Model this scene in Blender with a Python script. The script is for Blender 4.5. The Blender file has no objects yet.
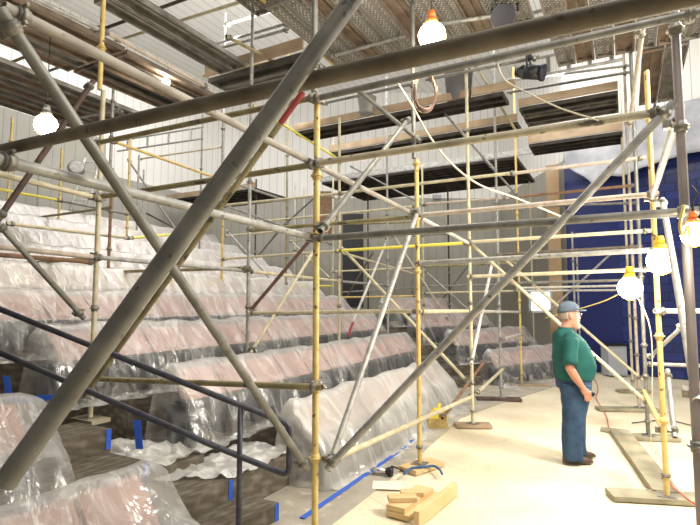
import bpy, math, random
from mathutils import Vector, Matrix, noise
random.seed(7)
C = bpy.context.scene.collection
sc = bpy.context.scene

# ------------------------------------------------------------------ camera, world, lights, exposure
FX, CZ = 505.0, 1.75
PITCH = math.atan((303 - 262.5) / FX)
cam = bpy.data.cameras.new('camera'); camo = bpy.data.objects.new('camera', cam); C.objects.link(camo)
camo.location = (0, 0, CZ); camo.rotation_euler = (math.pi / 2 + PITCH, 0, 0)
cam.sensor_width = 36; cam.lens = FX / 700 * 36; cam.clip_start = 0.05; cam.clip_end = 200
sc.camera = camo
sc.view_settings.view_transform = 'Standard'; sc.view_settings.look = 'None'
sc.view_settings.gamma = 1; sc.view_settings.use_curve_mapping = False
sc.view_settings.exposure = -0.28
W = bpy.data.worlds.new('world'); sc.world = W; W.use_nodes = True
W.node_tree.nodes['Background'].inputs[0].default_value = (1.0, 0.98, 0.95, 1)
W.node_tree.nodes['Background'].inputs[1].default_value = 0.26

def area(name, loc, target, size, power, col=(1, .95, .86), sy=None):
    l = bpy.data.lights.new(name, 'AREA'); l.energy = power; l.color = col; l.size = size
    if sy: l.shape = 'RECTANGLE'; l.size_y = sy
    o = bpy.data.objects.new(name, l); C.objects.link(o); o.location = loc
    o.rotation_euler = (Vector(target) - Vector(loc)).to_track_quat('-Z', 'Y').to_euler()
    return o
def point(name, loc, power, r=.12, col=(1, .9, .74)):
    l = bpy.data.lights.new(name, 'POINT'); l.energy = power; l.color = col; l.shadow_soft_size = r
    o = bpy.data.objects.new(name, l); C.objects.link(o); o.location = loc
    return o
area('added_overhead_light', (-3.5, 11, 8.6), (-4, 11.5, 0), 6, 430, (1, .98, .95))  # added broad light under the ceiling, no fixture behind it
area('added_overhead_light', (3.5, 10, 8.6), (3, 10, 0), 5, 420, (1, .98, .95))  # second added overhead light, likewise without a fixture
area('added_uplight', (-1.2, 8.5, 5.9), (-1.0, 10.5, 9.6), 1.6, 380, (1, .98, .95))  # added uplight that brightens the ceiling boards, no lamp stands here
area('added_uplight', (4.2, 8.5, 6.0), (4.2, 11, 9.6), 1.6, 130, (1, .98, .95))  # same added uplight for the right half of the ceiling
area('stage_light', (4.6, 3.2, 4.6), (2.6, 5.6, 0), 1.2, 520, (1, .95, .84))  # unseen area light added to brighten the floor, not a hung spotlight
area('stage_light', (1.2, 1.4, 5.6), (-2.5, 7, .6), 2.6, 150, (1, .95, .86))  # added frontal fill aimed at the seats, not a hung spotlight

# ------------------------------------------------------------------ geometry of the place
TH = math.radians(28.6)
U = Vector((math.sin(TH), math.cos(TH), 0)); V = Vector((math.cos(TH), -math.sin(TH), 0)); Z = Vector((0, 0, 1))
A0 = Vector((-0.2456, 3.8006, 0))
def S(u, v, z=0): return A0 + U * u + V * v + Z * z
def ray(x, y):
    a = (x - 350) / FX; b = -(y - 262.5) / FX
    return Vector((a, math.cos(PITCH) - math.sin(PITCH) * b, math.sin(PITCH) + math.cos(PITCH) * b))
CAM = Vector((0, 0, CZ))
def at(x, y, Y): d = ray(x, y); return CAM + d * (Y / d.y)
def pz(x, y, z=0): d = ray(x, y); return CAM + d * ((z - CZ) / d.z)
def pv(x, y, v): d = ray(x, y); return CAM + d * ((v - (CAM - A0).dot(V)) / d.dot(V))
def pu(x, y, u): d = ray(x, y); return CAM + d * ((u - (CAM - A0).dot(U)) / d.dot(U))
def screen_x(q):
    q = q - CAM
    return 350 + FX * q.x / (q.y * math.cos(PITCH) + q.z * math.sin(PITCH))

# ------------------------------------------------------------------ materials
def new_mat(name):
    m = bpy.data.materials.new(name); m.use_nodes = True
    nt = m.node_tree; b = nt.nodes['Principled BSDF']
    return m, nt, b
def N(nt, t, **kw):
    n = nt.nodes.new(t)
    for k, v in kw.items(): setattr(n, k, v)
    return n
def mottled(name, c1, c2, scale=8, rough=.6, metal=0, bump=.0, spots=None, spot_scale=30, spot_lim=.62, detail=5):
    m, nt, b = new_mat(name)
    tc = N(nt, 'ShaderNodeTexCoord'); no = N(nt, 'ShaderNodeTexNoise'); no.inputs['Scale'].default_value = scale; no.inputs['Detail'].default_value = detail
    cr = N(nt, 'ShaderNodeValToRGB'); cr.color_ramp.elements[0].position = .32; cr.color_ramp.elements[1].position = .68
    cr.color_ramp.elements[0].color = (*c1, 1); cr.color_ramp.elements[1].color = (*c2, 1)
    L = nt.links.new
    L(tc.outputs['Object'], no.inputs['Vector']); L(no.outputs['Fac'], cr.inputs['Fac'])
    out = cr.outputs['Color']
    if spots:
        n2 = N(nt, 'ShaderNodeTexNoise'); n2.inputs['Scale'].default_value = spot_scale; n2.inputs['Detail'].default_value = 3
        L(tc.outputs['Object'], n2.inputs['Vector'])
        mr = N(nt, 'ShaderNodeMapRange'); mr.inputs[1].default_value = spot_lim; mr.inputs[2].default_value = spot_lim + .05
        L(n2.outputs['Fac'], mr.inputs[0])
        mx = N(nt, 'ShaderNodeMixRGB'); L(mr.outputs[0], mx.inputs[0]); L(out, mx.inputs[1]); mx.inputs[2].default_value = (*spots, 1)
        out = mx.outputs[0]
    L(out, b.inputs['Base Color'])
    b.inputs['Roughness'].default_value = rough; b.inputs['Metallic'].default_value = metal
    if bump:
        bp = N(nt, 'ShaderNodeBump'); bp.inputs['Strength'].default_value = bump; bp.inputs['Distance'].default_value = .01
        L(no.outputs['Fac'], bp.inputs['Height']); L(bp.outputs[0], b.inputs['Normal'])
    return m
def plain(name, c, rough=.6, metal=0, emit=None, strength=0):
    m, nt, b = new_mat(name)
    b.inputs['Base Color'].default_value = (*c, 1); b.inputs['Roughness'].default_value = rough; b.inputs['Metallic'].default_value = metal
    if emit: b.inputs['Emission Color'].default_value = (*emit, 1); b.inputs['Emission Strength'].default_value = strength
    return m
M = {}
M['galv'] = mottled('galvanised_steel', (.27, .27, .26), (.44, .435, .415), 14, .5, .35, spots=(.17, .16, .14), spot_scale=22, spot_lim=.64)
M['grey'] = mottled('weathered_grey_steel', (.15, .148, .132), (.26, .255, .235), 9, .5, .35, spots=(.1, .09, .075), spot_scale=30, spot_lim=.66)
M['dull'] = mottled('dull_brown_steel', (.105, .085, .06), (.2, .17, .125), 7, .55, .25, spots=(.08, .062, .045), spot_scale=30, spot_lim=.66)
M['yellow'] = mottled('chipped_yellow_paint', (.58, .42, .14), (.72, .55, .22), 9, .5, 0, spots=(.13, .05, .03), spot_scale=17, spot_lim=.64)
M['bright_yellow'] = mottled('bright_yellow_paint', (.8, .7, .08), (.86, .78, .16), 9, .5, 0, spots=(.3, .24, .1), spot_scale=16, spot_lim=.7)
M['cream'] = mottled('cream_painted_steel', (.46, .41, .27), (.64, .58, .42), 10, .5, .05, spots=(.26, .2, .13), spot_scale=20, spot_lim=.66)
M['pale'] = mottled('pale_paint_splashed_steel', (.5, .485, .45), (.68, .665, .62), 9, .5, .1, spots=(.36, .32, .26), spot_scale=20, spot_lim=.63)
M['olive'] = mottled('olive_stained_steel', (.2, .17, .08), (.38, .33, .18), 6, .6, .1, spots=(.1, .09, .06), spot_scale=12, spot_lim=.6)
M['rust'] = mottled('rusty_steel', (.16, .085, .05), (.3, .18, .11), 10, .75, .1)
M['darkrust'] = mottled('dark_rusty_steel', (.055, .035, .03), (.12, .075, .06), 10, .7, .15)
M['maroon'] = mottled('maroon_painted_steel', (.12, .06, .05), (.2, .11, .09), 10, .6, .1)
M['patch'] = mottled('paint_patched_steel', (.26, .23, .17), (.62, .55, .4), 4.5, .6, .1, spots=(.1, .09, .07), spot_scale=9, spot_lim=.6)
M['pinkish'] = mottled('plaster_dusted_steel', (.38, .32, .27), (.58, .5, .43), 9, .6, .05, spots=(.3, .2, .15), spot_scale=20, spot_lim=.65)
M['dusky'] = mottled('dusky_rose_grey_steel', (.2, .17, .165), (.36, .32, .31), 3, .5, .2)
M['beige'] = mottled('beige_dusted_steel', (.27, .245, .215), (.42, .39, .345), 6, .6, .1, spots=(.2, .17, .14), spot_scale=24, spot_lim=.66)
M['redpaint'] = mottled('red_paint', (.26, .03, .035), (.34, .05, .05), 10, .45)
M['fitting'] = mottled('coupler_steel', (.16, .15, .13), (.34, .32, .28), 30, .5, .6)
M['rail'] = mottled('slate_painted_rail', (.04, .042, .06), (.075, .078, .1), 20, .4, .2, spots=(.02, .02, .02), spot_scale=40, spot_lim=.64)
M['deck'] = mottled('galvanised_deck', (.13, .12, .1), (.3, .28, .25), 5, .55, .4)
M['deckbrown'] = mottled('stained_deck', (.12, .09, .065), (.27, .2, .15), 4, .65, .2)
M['deckdark'] = mottled('dark_deck', (.025, .022, .02), (.08, .07, .06), 4, .65, .2)
M['timber'] = mottled('scaffold_timber', (.28, .2, .125), (.42, .32, .215), 3, .7)
M['freshwood'] = mottled('pine_offcut', (.62, .43, .2), (.76, .57, .32), 3, .65)
M['greywood'] = mottled('weathered_timber', (.2, .18, .12), (.4, .36, .26), 3.5, .75)
M['bluetape'] = plain('blue_masking_tape', (.03, .12, .62), .6)
M['black'] = plain('black_plastic', (.012, .012, .015), .45)
M['lens'] = plain('dark_lens', (.008, .007, .02), .5)
M['coil'] = plain('brown_cable_sheath', (.26, .17, .12), .6)
M['card'] = plain('white_card', (.82, .77, .66), .8)
M['jeans'] = mottled('blue_denim', (.015, .04, .09), (.035, .08, .15), 9, .85)
M['polo'] = mottled('teal_green_jersey', (.0, .068, .062), (.004, .1, .088), 6, .8)
M['skin'] = mottled('skin', (.5, .22, .15), (.6, .29, .2), 12, .55)
M['cap'] = mottled('grey_blue_cotton', (.075, .105, .145), (.12, .155, .205), 14, .85)
M['beard'] = mottled('grey_beard', (.42, .38, .35), (.66, .62, .58), 60, .9)
M['shoe'] = mottled('dark_brown_leather', (.05, .025, .018), (.09, .05, .035), 12, .5)
M['hair'] = plain('short_grey_hair', (.3, .24, .2), .9)
M['seatred'] = mottled('dusty_rose_upholstery', (.5, .3, .26), (.6, .38, .33), 3, .9)
M['seatdark'] = mottled('charcoal_seat_shell', (.012, .013, .016), (.03, .032, .038), 5, .7)
M['bulb'] = plain('glowing_bulb', (1, .95, .85), .4, 0, (1, .93, .78), 40)
M['bulbfar'] = plain('glowing_small_bulb', (1, .95, .85), .4, 0, (1, .9, .7), 25)
M['lampcap'] = plain('yellow_lamp_guard', (.8, .5, .03), .5)
M['orange'] = plain('orange_plastic', (.85, .2, .04), .5)
M['cableyellow'] = plain('yellow_cable', (.75, .6, .2), .6)
M['rope'] = plain('pale_rope', (.75, .68, .55), .8)
M['redcable'] = plain('red_cable', (.5, .05, .04), .6)
M['blackcable'] = plain('black_cable', (.02, .02, .02), .6)
M['bluestrap'] = plain('blue_strap', (.04, .12, .3), .8)
M['zinc'] = plain('zinc_bucket', (.4, .41, .42), .4, .6)
M['greybin'] = plain('grey_sheeting', (.14, .14, .16), .7)
M['yellowplastic'] = plain('yellow_plastic', (.8, .62, .03), .5)
M['bristle'] = mottled('straw_bristle', (.4, .28, .1), (.55, .42, .18), 50, .9)
M['hivis'] = plain('lime_fabric', (.5, .75, .08), .8)
M['whitesheet'] = mottled('white_sheeting', (.3, .31, .345), (.46, .47, .51), 2.5, .6, bump=.3)
M['greypanel'] = plain('grey_cabinet', (.42, .45, .5), .6)
M['chrome'] = plain('chrome', (.7, .7, .7), .2, 1)
M['tan'] = mottled('tan_column', (.26, .17, .09), (.4, .29, .18), 1.5, .8)

def grooved(name, col, gcol, period, width=.04, rough=.7, axis='X', var=.12, nscale=1.2):
    m, nt, b = new_mat(name); L = nt.links.new
    tc = N(nt, 'ShaderNodeTexCoord'); sp = N(nt, 'ShaderNodeSeparateXYZ'); L(tc.outputs['Object'], sp.inputs[0])
    d = N(nt, 'ShaderNodeMath', operation='DIVIDE'); L(sp.outputs[axis], d.inputs[0]); d.inputs[1].default_value = period
    fr = N(nt, 'ShaderNodeMath', operation='FRACT'); L(d.outputs[0], fr.inputs[0])
    lt = N(nt, 'ShaderNodeMath', operation='LESS_THAN'); L(fr.outputs[0], lt.inputs[0]); lt.inputs[1].default_value = width
    no = N(nt, 'ShaderNodeTexNoise'); no.inputs['Scale'].default_value = nscale; L(tc.outputs['Object'], no.inputs['Vector'])
    cr = N(nt, 'ShaderNodeValToRGB'); cr.color_ramp.elements[0].color = (*[c * (1 - var) for c in col], 1); cr.color_ramp.elements[1].color = (*[min(1, c * (1 + var)) for c in col], 1)
    L(no.outputs['Fac'], cr.inputs[0])
    mx = N(nt, 'ShaderNodeMixRGB'); L(lt.outputs[0], mx.inputs[0]); L(cr.outputs[0], mx.inputs[1]); mx.inputs[2].default_value = (*gcol, 1)
    L(mx.outputs[0], b.inputs['Base Color']); b.inputs['Roughness'].default_value = rough
    return m
M['wallgrey'] = grooved('grey_wall_panels', (.38, .37, .33), (.23, .22, .2), .3, .05)
M['wallwhite'] = grooved('white_wall_boards', (.84, .83, .8), (.42, .41, .4), .28, .05, var=.03)
M['ceilwhite'] = grooved('white_ceiling_boards', (.84, .83, .8), (.4, .39, .38), .28, .05, var=.03, axis='X')
# blue painted brick
m, nt, b = new_mat('blue_painted_brick'); L = nt.links.new
tc = N(nt, 'ShaderNodeTexCoord'); mp = N(nt, 'ShaderNodeMapping'); mp.inputs['Rotation'].default_value = (math.pi / 2, 0, 0); L(tc.outputs['Object'], mp.inputs[0])
bk = N(nt, 'ShaderNodeTexBrick'); L(mp.outputs[0], bk.inputs['Vector']); bk.inputs['Scale'].default_value = 1
bk.inputs['Color1'].default_value = (.01, .022, .13, 1); bk.inputs['Color2'].default_value = (.018, .034, .19, 1); bk.inputs['Mortar'].default_value = (.006, .01, .06, 1)
bk.inputs['Mortar Size'].default_value = .012; bk.inputs['Brick Width'].default_value = .42; bk.inputs['Row Height'].default_value = .2
L(bk.outputs['Color'], b.inputs['Base Color']); b.inputs['Roughness'].default_value = .3
bp = N(nt, 'ShaderNodeBump'); bp.inputs['Strength'].default_value = .7; bp.inputs['Distance'].default_value = .01; bp.invert = True
L(bk.outputs['Fac'], bp.inputs['Height']); L(bp.outputs[0], b.inputs['Normal'])
M['bluebrick'] = m
# stage floor: worn cream boards with scuffs
m, nt, b = new_mat('dusty_cream_floor_sheeting'); L = nt.links.new
tc = N(nt, 'ShaderNodeTexCoord')
n1 = N(nt, 'ShaderNodeTexNoise'); n1.inputs['Scale'].default_value = 1.1; n1.inputs['Detail'].default_value = 8; L(tc.outputs['Object'], n1.inputs['Vector'])
cr = N(nt, 'ShaderNodeValToRGB'); cr.color_ramp.elements[0].position = .3; cr.color_ramp.elements[1].position = .6
cr.color_ramp.elements[0].color = (.66, .57, .4, 1); cr.color_ramp.elements[1].color = (.82, .74, .56, 1); L(n1.outputs['Fac'], cr.inputs[0])
n2 = N(nt, 'ShaderNodeTexNoise'); n2.inputs['Scale'].default_value = 26; n2.inputs['Detail'].default_value = 6; L(tc.outputs['Object'], n2.inputs['Vector'])
mr = N(nt, 'ShaderNodeMapRange'); mr.inputs[1].default_value = .56; mr.inputs[2].default_value = .74; mr.inputs[4].default_value = .45; L(n2.outputs['Fac'], mr.inputs[0])
mx = N(nt, 'ShaderNodeMixRGB'); L(mr.outputs[0], mx.inputs[0]); L(cr.outputs[0], mx.inputs[1]); mx.inputs[2].default_value = (.46, .36, .22, 1)
mp = N(nt, 'ShaderNodeMapping'); mp.inputs['Rotation'].default_value = (0, 0, -TH); L(tc.outputs['Object'], mp.inputs[0])
bk = N(nt, 'ShaderNodeTexBrick'); L(mp.outputs[0], bk.inputs['Vector']); bk.inputs['Scale'].default_value = 1; bk.inputs['Brick Width'].default_value = 1.22; bk.inputs['Row Height'].default_value = 2.44; bk.inputs['Mortar Size'].default_value = .006; bk.offset = .5
mx2 = N(nt, 'ShaderNodeMixRGB'); mx2.blend_type = 'MULTIPLY'; ml = N(nt, 'ShaderNodeMath', operation='MULTIPLY'); L(bk.outputs['Fac'], ml.inputs[0]); ml.inputs[1].default_value = .35; L(ml.outputs[0], mx2.inputs[0]); L(mx.outputs[0], mx2.inputs[1]); mx2.inputs[2].default_value = (.5, .42, .3, 1)
L(mx2.outputs[0], b.inputs['Base Color']); b.inputs['Roughness'].default_value = .55
M['floor'] = m
M['concrete'] = mottled('bare_grey_floor', (.33, .3, .25), (.47, .43, .36), 3, .8, spots=(.58, .52, .42), spot_scale=6, spot_lim=.6)
# stair carpet: brown with diamond weave
m, nt, b = new_mat('brown_stair_carpet'); L = nt.links.new
tc = N(nt, 'ShaderNodeTexCoord')
def wave(rot, sc_):
    mp = N(nt, 'ShaderNodeMapping'); mp.inputs['Rotation'].default_value = rot; L(tc.outputs['Object'], mp.inputs[0])
    w = N(nt, 'ShaderNodeTexWave'); w.inputs['Scale'].default_value = sc_; w.inputs['Distortion'].default_value = 1.2; L(mp.outputs[0], w.inputs['Vector']); return w
w1 = wave((0.3, .785, TH), 5); w2 = wave((0.3, -.785, TH), 5)
mm = N(nt, 'ShaderNodeMath', operation='MULTIPLY'); L(w1.outputs['Fac'], mm.inputs[0]); L(w2.outputs['Fac'], mm.inputs[1])
cr = N(nt, 'ShaderNodeValToRGB'); cr.color_ramp.elements[0].color = (.1, .082, .06, 1); cr.color_ramp.elements[1].color = (.185, .155, .12, 1); L(mm.outputs[0], cr.inputs[0])
no = N(nt, 'ShaderNodeTexNoise'); no.inputs['Scale'].default_value = 9; no.inputs['Detail'].default_value = 6; L(tc.outputs['Object'], no.inputs['Vector'])
mr = N(nt, 'ShaderNodeMapRange'); mr.inputs[1].default_value = .5; mr.inputs[2].default_value = .8; mr.inputs[4].default_value = .5; L(no.outputs['Fac'], mr.inputs[0])
mx = N(nt, 'ShaderNodeMixRGB'); L(mr.outputs[0], mx.inputs[0]); L(cr.outputs[0], mx.inputs[1]); mx.inputs[2].default_value = (.33, .3, .25, 1)
L(mx.outputs[0], b.inputs['Base Color']); b.inputs['Roughness'].default_value = .95
M['carpet'] = m
# clear plastic dust sheet
def sheet(name, lo, hi, tint=(.86, .86, .85)):
    m, nt, b = new_mat(name); L = nt.links.new
    out = nt.nodes['Material Output']
    tc = N(nt, 'ShaderNodeTexCoord'); mp = N(nt, 'ShaderNodeMapping')
    mp.inputs['Rotation'].default_value = (0, 0, TH); L(tc.outputs['Object'], mp.inputs[0])
    m0 = N(nt, 'ShaderNodeVectorMath', operation='MULTIPLY'); m0.inputs[1].default_value = (1.2, 2.6, 1.0); L(mp.outputs[0], m0.inputs[0])
    no = N(nt, 'ShaderNodeTexNoise'); no.inputs['Scale'].default_value = 1; no.inputs['Detail'].default_value = 3; no.inputs['Distortion'].default_value = .8; L(m0.outputs[0], no.inputs['Vector'])
    sb_ = N(nt, 'ShaderNodeMath', operation='SUBTRACT'); L(no.outputs['Fac'], sb_.inputs[0]); sb_.inputs[1].default_value = .5
    ab = N(nt, 'ShaderNodeMath', operation='ABSOLUTE'); L(sb_.outputs[0], ab.inputs[0])
    mr0 = N(nt, 'ShaderNodeMapRange'); mr0.inputs[1].default_value = .05; mr0.inputs[2].default_value = .0; mr0.inputs[3].default_value = 0; mr0.inputs[4].default_value = .22
    L(ab.outputs[0], mr0.inputs[0])
    ge_ = N(nt, 'ShaderNodeNewGeometry'); sx_ = N(nt, 'ShaderNodeSeparateXYZ'); L(ge_.outputs['Normal'], sx_.inputs[0])
    nz = N(nt, 'ShaderNodeMath', operation='ABSOLUTE'); L(sx_.outputs['Z'], nz.inputs[0])
    mr1 = N(nt, 'ShaderNodeMapRange'); mr1.inputs[1].default_value = .15; mr1.inputs[2].default_value = .8; mr1.inputs[3].default_value = lo; mr1.inputs[4].default_value = hi
    L(nz.outputs[0], mr1.inputs[0])
    mr = N(nt, 'ShaderNodeMath', operation='ADD'); mr.use_clamp = True; L(mr0.outputs[0], mr.inputs[0]); L(mr1.outputs[0], mr.inputs[1])
    tr = N(nt, 'ShaderNodeBsdfTransparent'); tr.inputs[0].default_value = (.97, .97, .97, 1)
    df = N(nt, 'ShaderNodeBsdfDiffuse'); df.inputs[0].default_value = (*tint, 1)
    tl = N(nt, 'ShaderNodeBsdfTranslucent'); tl.inputs[0].default_value = (*tint, 1)
    gl = N(nt, 'ShaderNodeBsdfGlossy'); gl.inputs['Roughness'].default_value = .2
    m1 = N(nt, 'ShaderNodeMixShader'); m1.inputs[0].default_value = .3; L(df.outputs[0], m1.inputs[1]); L(tl.outputs[0], m1.inputs[2])
    m2 = N(nt, 'ShaderNodeMixShader'); m2.inputs[0].default_value = .24; L(m1.outputs[0], m2.inputs[1]); L(gl.outputs[0], m2.inputs[2])
    m3 = N(nt, 'ShaderNodeMixShader'); L(mr.outputs[0], m3.inputs[0]); L(tr.outputs[0], m3.inputs[1]); L(m2.outputs[0], m3.inputs[2])
    bp = N(nt, 'ShaderNodeBump'); bp.inputs['Strength'].default_value = .5; bp.inputs['Distance'].default_value = .055
    n3 = N(nt, 'ShaderNodeTexNoise'); n3.inputs['Scale'].default_value = 2.6; n3.inputs['Detail'].default_value = 3; n3.inputs['Distortion'].default_value = 1.2; L(m0.outputs[0], n3.inputs['Vector'])
    s3 = N(nt, 'ShaderNodeMath', operation='SUBTRACT'); L(n3.outputs['Fac'], s3.inputs[0]); s3.inputs[1].default_value = .5
    a3 = N(nt, 'ShaderNodeMath', operation='ABSOLUTE'); L(s3.outputs[0], a3.inputs[0]); h3 = N(nt, 'ShaderNodeMath', operation='ADD'); L(a3.outputs[0], h3.inputs[0]); L(ab.outputs[0], h3.inputs[1])
    L(h3.outputs[0], bp.inputs['Height'])
    for q in (df, gl, tl): L(bp.outputs[0], q.inputs['Normal'])
    L(m3.outputs[0], out.inputs['Surface'])
    return m
M['sheet'] = sheet('clear_plastic_sheet', .1, .47)
M['sheetmilky'] = sheet('milky_plastic_sheet', .45, .8, (.88, .87, .84))
# perforated deck
m, nt, b = new_mat('perforated_deck_steel'); L = nt.links.new
tc = N(nt, 'ShaderNodeTexCoord'); vo = N(nt, 'ShaderNodeTexVoronoi'); vo.inputs['Scale'].default_value = 26; vo.inputs['Randomness'].default_value = .15; L(tc.outputs['Object'], vo.inputs['Vector'])
lt = N(nt, 'ShaderNodeMath', operation='LESS_THAN'); L(vo.outputs['Distance'], lt.inputs[0]); lt.inputs[1].default_value = .3
no = N(nt, 'ShaderNodeTexNoise'); no.inputs['Scale'].default_value = 4; L(tc.outputs['Object'], no.inputs['Vector'])
cr = N(nt, 'ShaderNodeValToRGB'); cr.color_ramp.elements[0].color = (.15, .135, .11, 1); cr.color_ramp.elements[1].color = (.33, .3, .26, 1); L(no.outputs['Fac'], cr.inputs[0])
L(cr.outputs[0], b.inputs['Base Color']); b.inputs['Metallic'].default_value = .3; b.inputs['Roughness'].default_value = .55
tr = N(nt, 'ShaderNodeBsdfTransparent'); ms = N(nt, 'ShaderNodeMixShader'); L(lt.outputs[0], ms.inputs[0]); L(b.outputs[0], ms.inputs[1]); L(tr.outputs[0], ms.inputs[2]); L(ms.outputs[0], nt.nodes['Material Output'].inputs['Surface'])
M['perf'] = m

# ------------------------------------------------------------------ mesh builder
def frame(d):
    d = d.normalized(); a = Z if abs(d.z) < .9 else Vector((1, 0, 0))
    x = d.cross(a).normalized(); return x, d.cross(x).normalized()
class MB:
    def __init__(s): s.v = []; s.f = []; s.sm = []
    def quad(s, *p, smooth=False):
        n = len(s.v); s.v += [Vector(q) for q in p]; s.f.append(tuple(range(n, n + len(p)))); s.sm.append(smooth)
    def box(s, c, size, ax=None):
        c = Vector(c); ax = ax or (Vector((1, 0, 0)), Vector((0, 1, 0)), Z); h = [a * (k / 2) for a, k in zip(ax, size)]
        n = len(s.v)
        for i in (-1, 1):
            for j in (-1, 1):
                for k in (-1, 1): s.v.append(c + h[0] * i + h[1] * j + h[2] * k)
        for f in ((0, 1, 3, 2), (4, 6, 7, 5), (0, 4, 5, 1), (2, 3, 7, 6), (0, 2, 6, 4), (1, 5, 7, 3)):
            s.f.append(tuple(n + q for q in f)); s.sm.append(False)
    def rings(s, rs, close=True, caps=True, smooth=True):
        n0 = len(s.v); k = len(rs[0])
        for r in rs: s.v += r
        for i in range(len(rs) - 1):
            for j in range(k if close else k - 1):
                a = n0 + i * k + j; b_ = n0 + i * k + (j + 1) % k
                s.f.append((a, b_, b_ + k, a + k)); s.sm.append(smooth)
        if caps:
            s.f.append(tuple(n0 + j for j in reversed(range(k)))); s.sm.append(False)
            e = n0 + (len(rs) - 1) * k; s.f.append(tuple(e + j for j in range(k))); s.sm.append(False)
    def cyl(s, p, q, r, r2=None, n=12, caps=True):
        p, q = Vector(p), Vector(q); r2 = r if r2 is None else r2; x, y = frame(q - p)
        def ring(c, rr): return [c + x * (math.cos(t * 2 * math.pi / n) * rr) + y * (math.sin(t * 2 * math.pi / n) * rr) for t in range(n)]
        s.rings([ring(p, r), ring(q, r2)], caps=caps)
    def pipe(s, p, q, r, n=14, wall=.0035):
        p, q = Vector(p), Vector(q); d = (q - p).normalized(); x, y = frame(d)
        def ring(c, rr): return [c + x * (math.cos(t * 2 * math.pi / n) * rr) + y * (math.sin(t * 2 * math.pi / n) * rr) for t in range(n)]
        ri = r - wall; dp = min(.12, (q - p).length / 3)
        s.rings([ring(p, r), ring(q, r)], caps=False)
        for a, sg in ((p, 1), (q, -1)):
            rs = [ring(a, r), ring(a, ri), ring(a + d * (dp * sg), ri)]
            s.rings(rs, caps=False, smooth=False)
            n0 = len(s.v); s.v += ring(a + d * (dp * sg), ri); s.f.append(tuple(n0 + j for j in range(n))); s.sm.append(False)
    def path(s, pts, r, n=8, caps=True):
        pts = [Vector(p) for p in pts]; rs = []; px = None
        for i, p in enumerate(pts):
            d = (pts[min(i + 1, len(pts) - 1)] - pts[max(i - 1, 0)]).normalized()
            if px is None: px, _ = frame(d)
            x = (px - d * px.dot(d)).normalized(); y = d.cross(x); px = x
            rs.append([p + x * (math.cos(t * 2 * math.pi / n) * r) + y * (math.sin(t * 2 * math.pi / n) * r) for t in range(n)])
        s.rings(rs, caps=caps)
    def ball(s, c, rx, ry=None, rz=None, nu=16, nv=10, t0=0, t1=math.pi):
        c = Vector(c); ry = ry or rx; rz = rz or rx
        rs = []
        for i in range(nv + 1):
            t = t0 + (t1 - t0) * i / nv; t = min(max(t, .02), math.pi - .02)
            rs.append([c + Vector((math.sin(t) * math.cos(a * 2 * math.pi / nu) * rx, math.sin(t) * math.sin(a * 2 * math.pi / nu) * ry, math.cos(t) * rz)) for a in range(nu)])
        s.rings(rs)
    def build(s, name, mat, parent=None, loc=None, label=None):
        me = bpy.data.meshes.new(name)
        off = Vector(loc) if loc is not None else Vector((0, 0, 0))
        me.from_pydata([tuple(q - off) for q in s.v], [], s.f)
        me.polygons.foreach_set('use_smooth', s.sm)
        me.materials.append(M[mat] if isinstance(mat, str) else mat); me.update()
        o = bpy.data.objects.new(name, me); C.objects.link(o)
        if parent is not None: o.parent = parent
        elif loc is not None: o.location = off
        if label: o['label'] = label
        return o
def tag(o, label, cat, group=None):
    o['label'] = label; o['category'] = cat
    if group: o['group'] = group
    return o
def empty(name, loc): o = bpy.data.objects.new(name, None); C.objects.link(o); o.location = loc; o.empty_display_size = .1; return o
def struct(o): o['kind'] = 'structure'; return o

# ------------------------------------------------------------------ room shell
mb = MB(); mb.box((2, 9, -.06), (40, 40, .1)); struct(mb.build('floor', 'floor', loc=(0, 0, 0)))
def poly_prism(mb, pts, z0, z1):
    n = len(pts); lo = [Vector((p.x, p.y, z0)) for p in pts]; hi = [Vector((p.x, p.y, z1)) for p in pts]
    mb.quad(*hi); mb.quad(*reversed(lo))
    for i in range(n): mb.quad(lo[i], lo[(i + 1) % n], hi[(i + 1) % n], hi[i])
# bare strip between the seats and the floor sheeting
mb = MB(); poly_prism(mb, [S(-3.4, -.02), S(1.2, -.1), S(2.2, -.12), S(4.5, -.25), S(5.6, -.05), S(9, .8), S(9, -3), S(-3.4, -3)], -.009, .004)
struct(mb.build('floor_strip', 'concrete', loc=(0, 0, 0)))
def wall(name, p, q, z0, z1, mat, th=.15):
    p = Vector((p[0], p[1], 0)); q = Vector((q[0], q[1], 0)); d = q - p
    mb = MB(); mb.box((d.length / 2, th / 2, (z0 + z1) / 2), (d.length, th, z1 - z0))
    o = mb.build(name, mat); o.location = p; o.rotation_euler.z = math.atan2(d.y, d.x); return struct(o)
WL0, WL1 = S(-8, -10.8), S(10.6, -10.8); WB1 = (7.2, 18.4)
WLM = S(5.8, -10.8)
wall('wall_left', WL0, WLM, 0, 6.4, 'wallgrey'); wall('wall_left_upper', WL0, WLM, 6.4, 10, 'wallwhite')
wall('wall_left_far', WLM, WL1, 0, 5.4, 'wallgrey'); wall('wall_left_far_upper', WLM, WL1, 5.4, 10, 'wallwhite')
wall('wall_back', WL1, WB1, 0, 5.6, 'wallgrey'); wall('wall_back_upper', WL1, WB1, 5.6, 10, 'wallwhite')
wall('wall_right', (5.78, 13.4), (6.75, 12.6), 0, 5.4, plain('blue_paint', (.01, .02, .125), .3)); wall('wall_right_flat_upper', (5.78, 13.4), (6.75, 12.6), 5.4, 10, 'wallwhite')
wall('wall_right_brick', (6.75, 12.6), (12.5, 7.4), 0, 5.4, 'bluebrick'); wall('wall_right_upper', (6.75, 12.6), (12.5, 7.4), 5.4, 10, 'wallwhite')
wall('wall_right_return', (5.5, 18.4), (5.78, 13.4), 0, 5.6, 'wallgrey'); wall('wall_right_return_upper', (5.5, 18.4), (5.78, 13.4), 5.6, 10, 'wallwhite')
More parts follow.
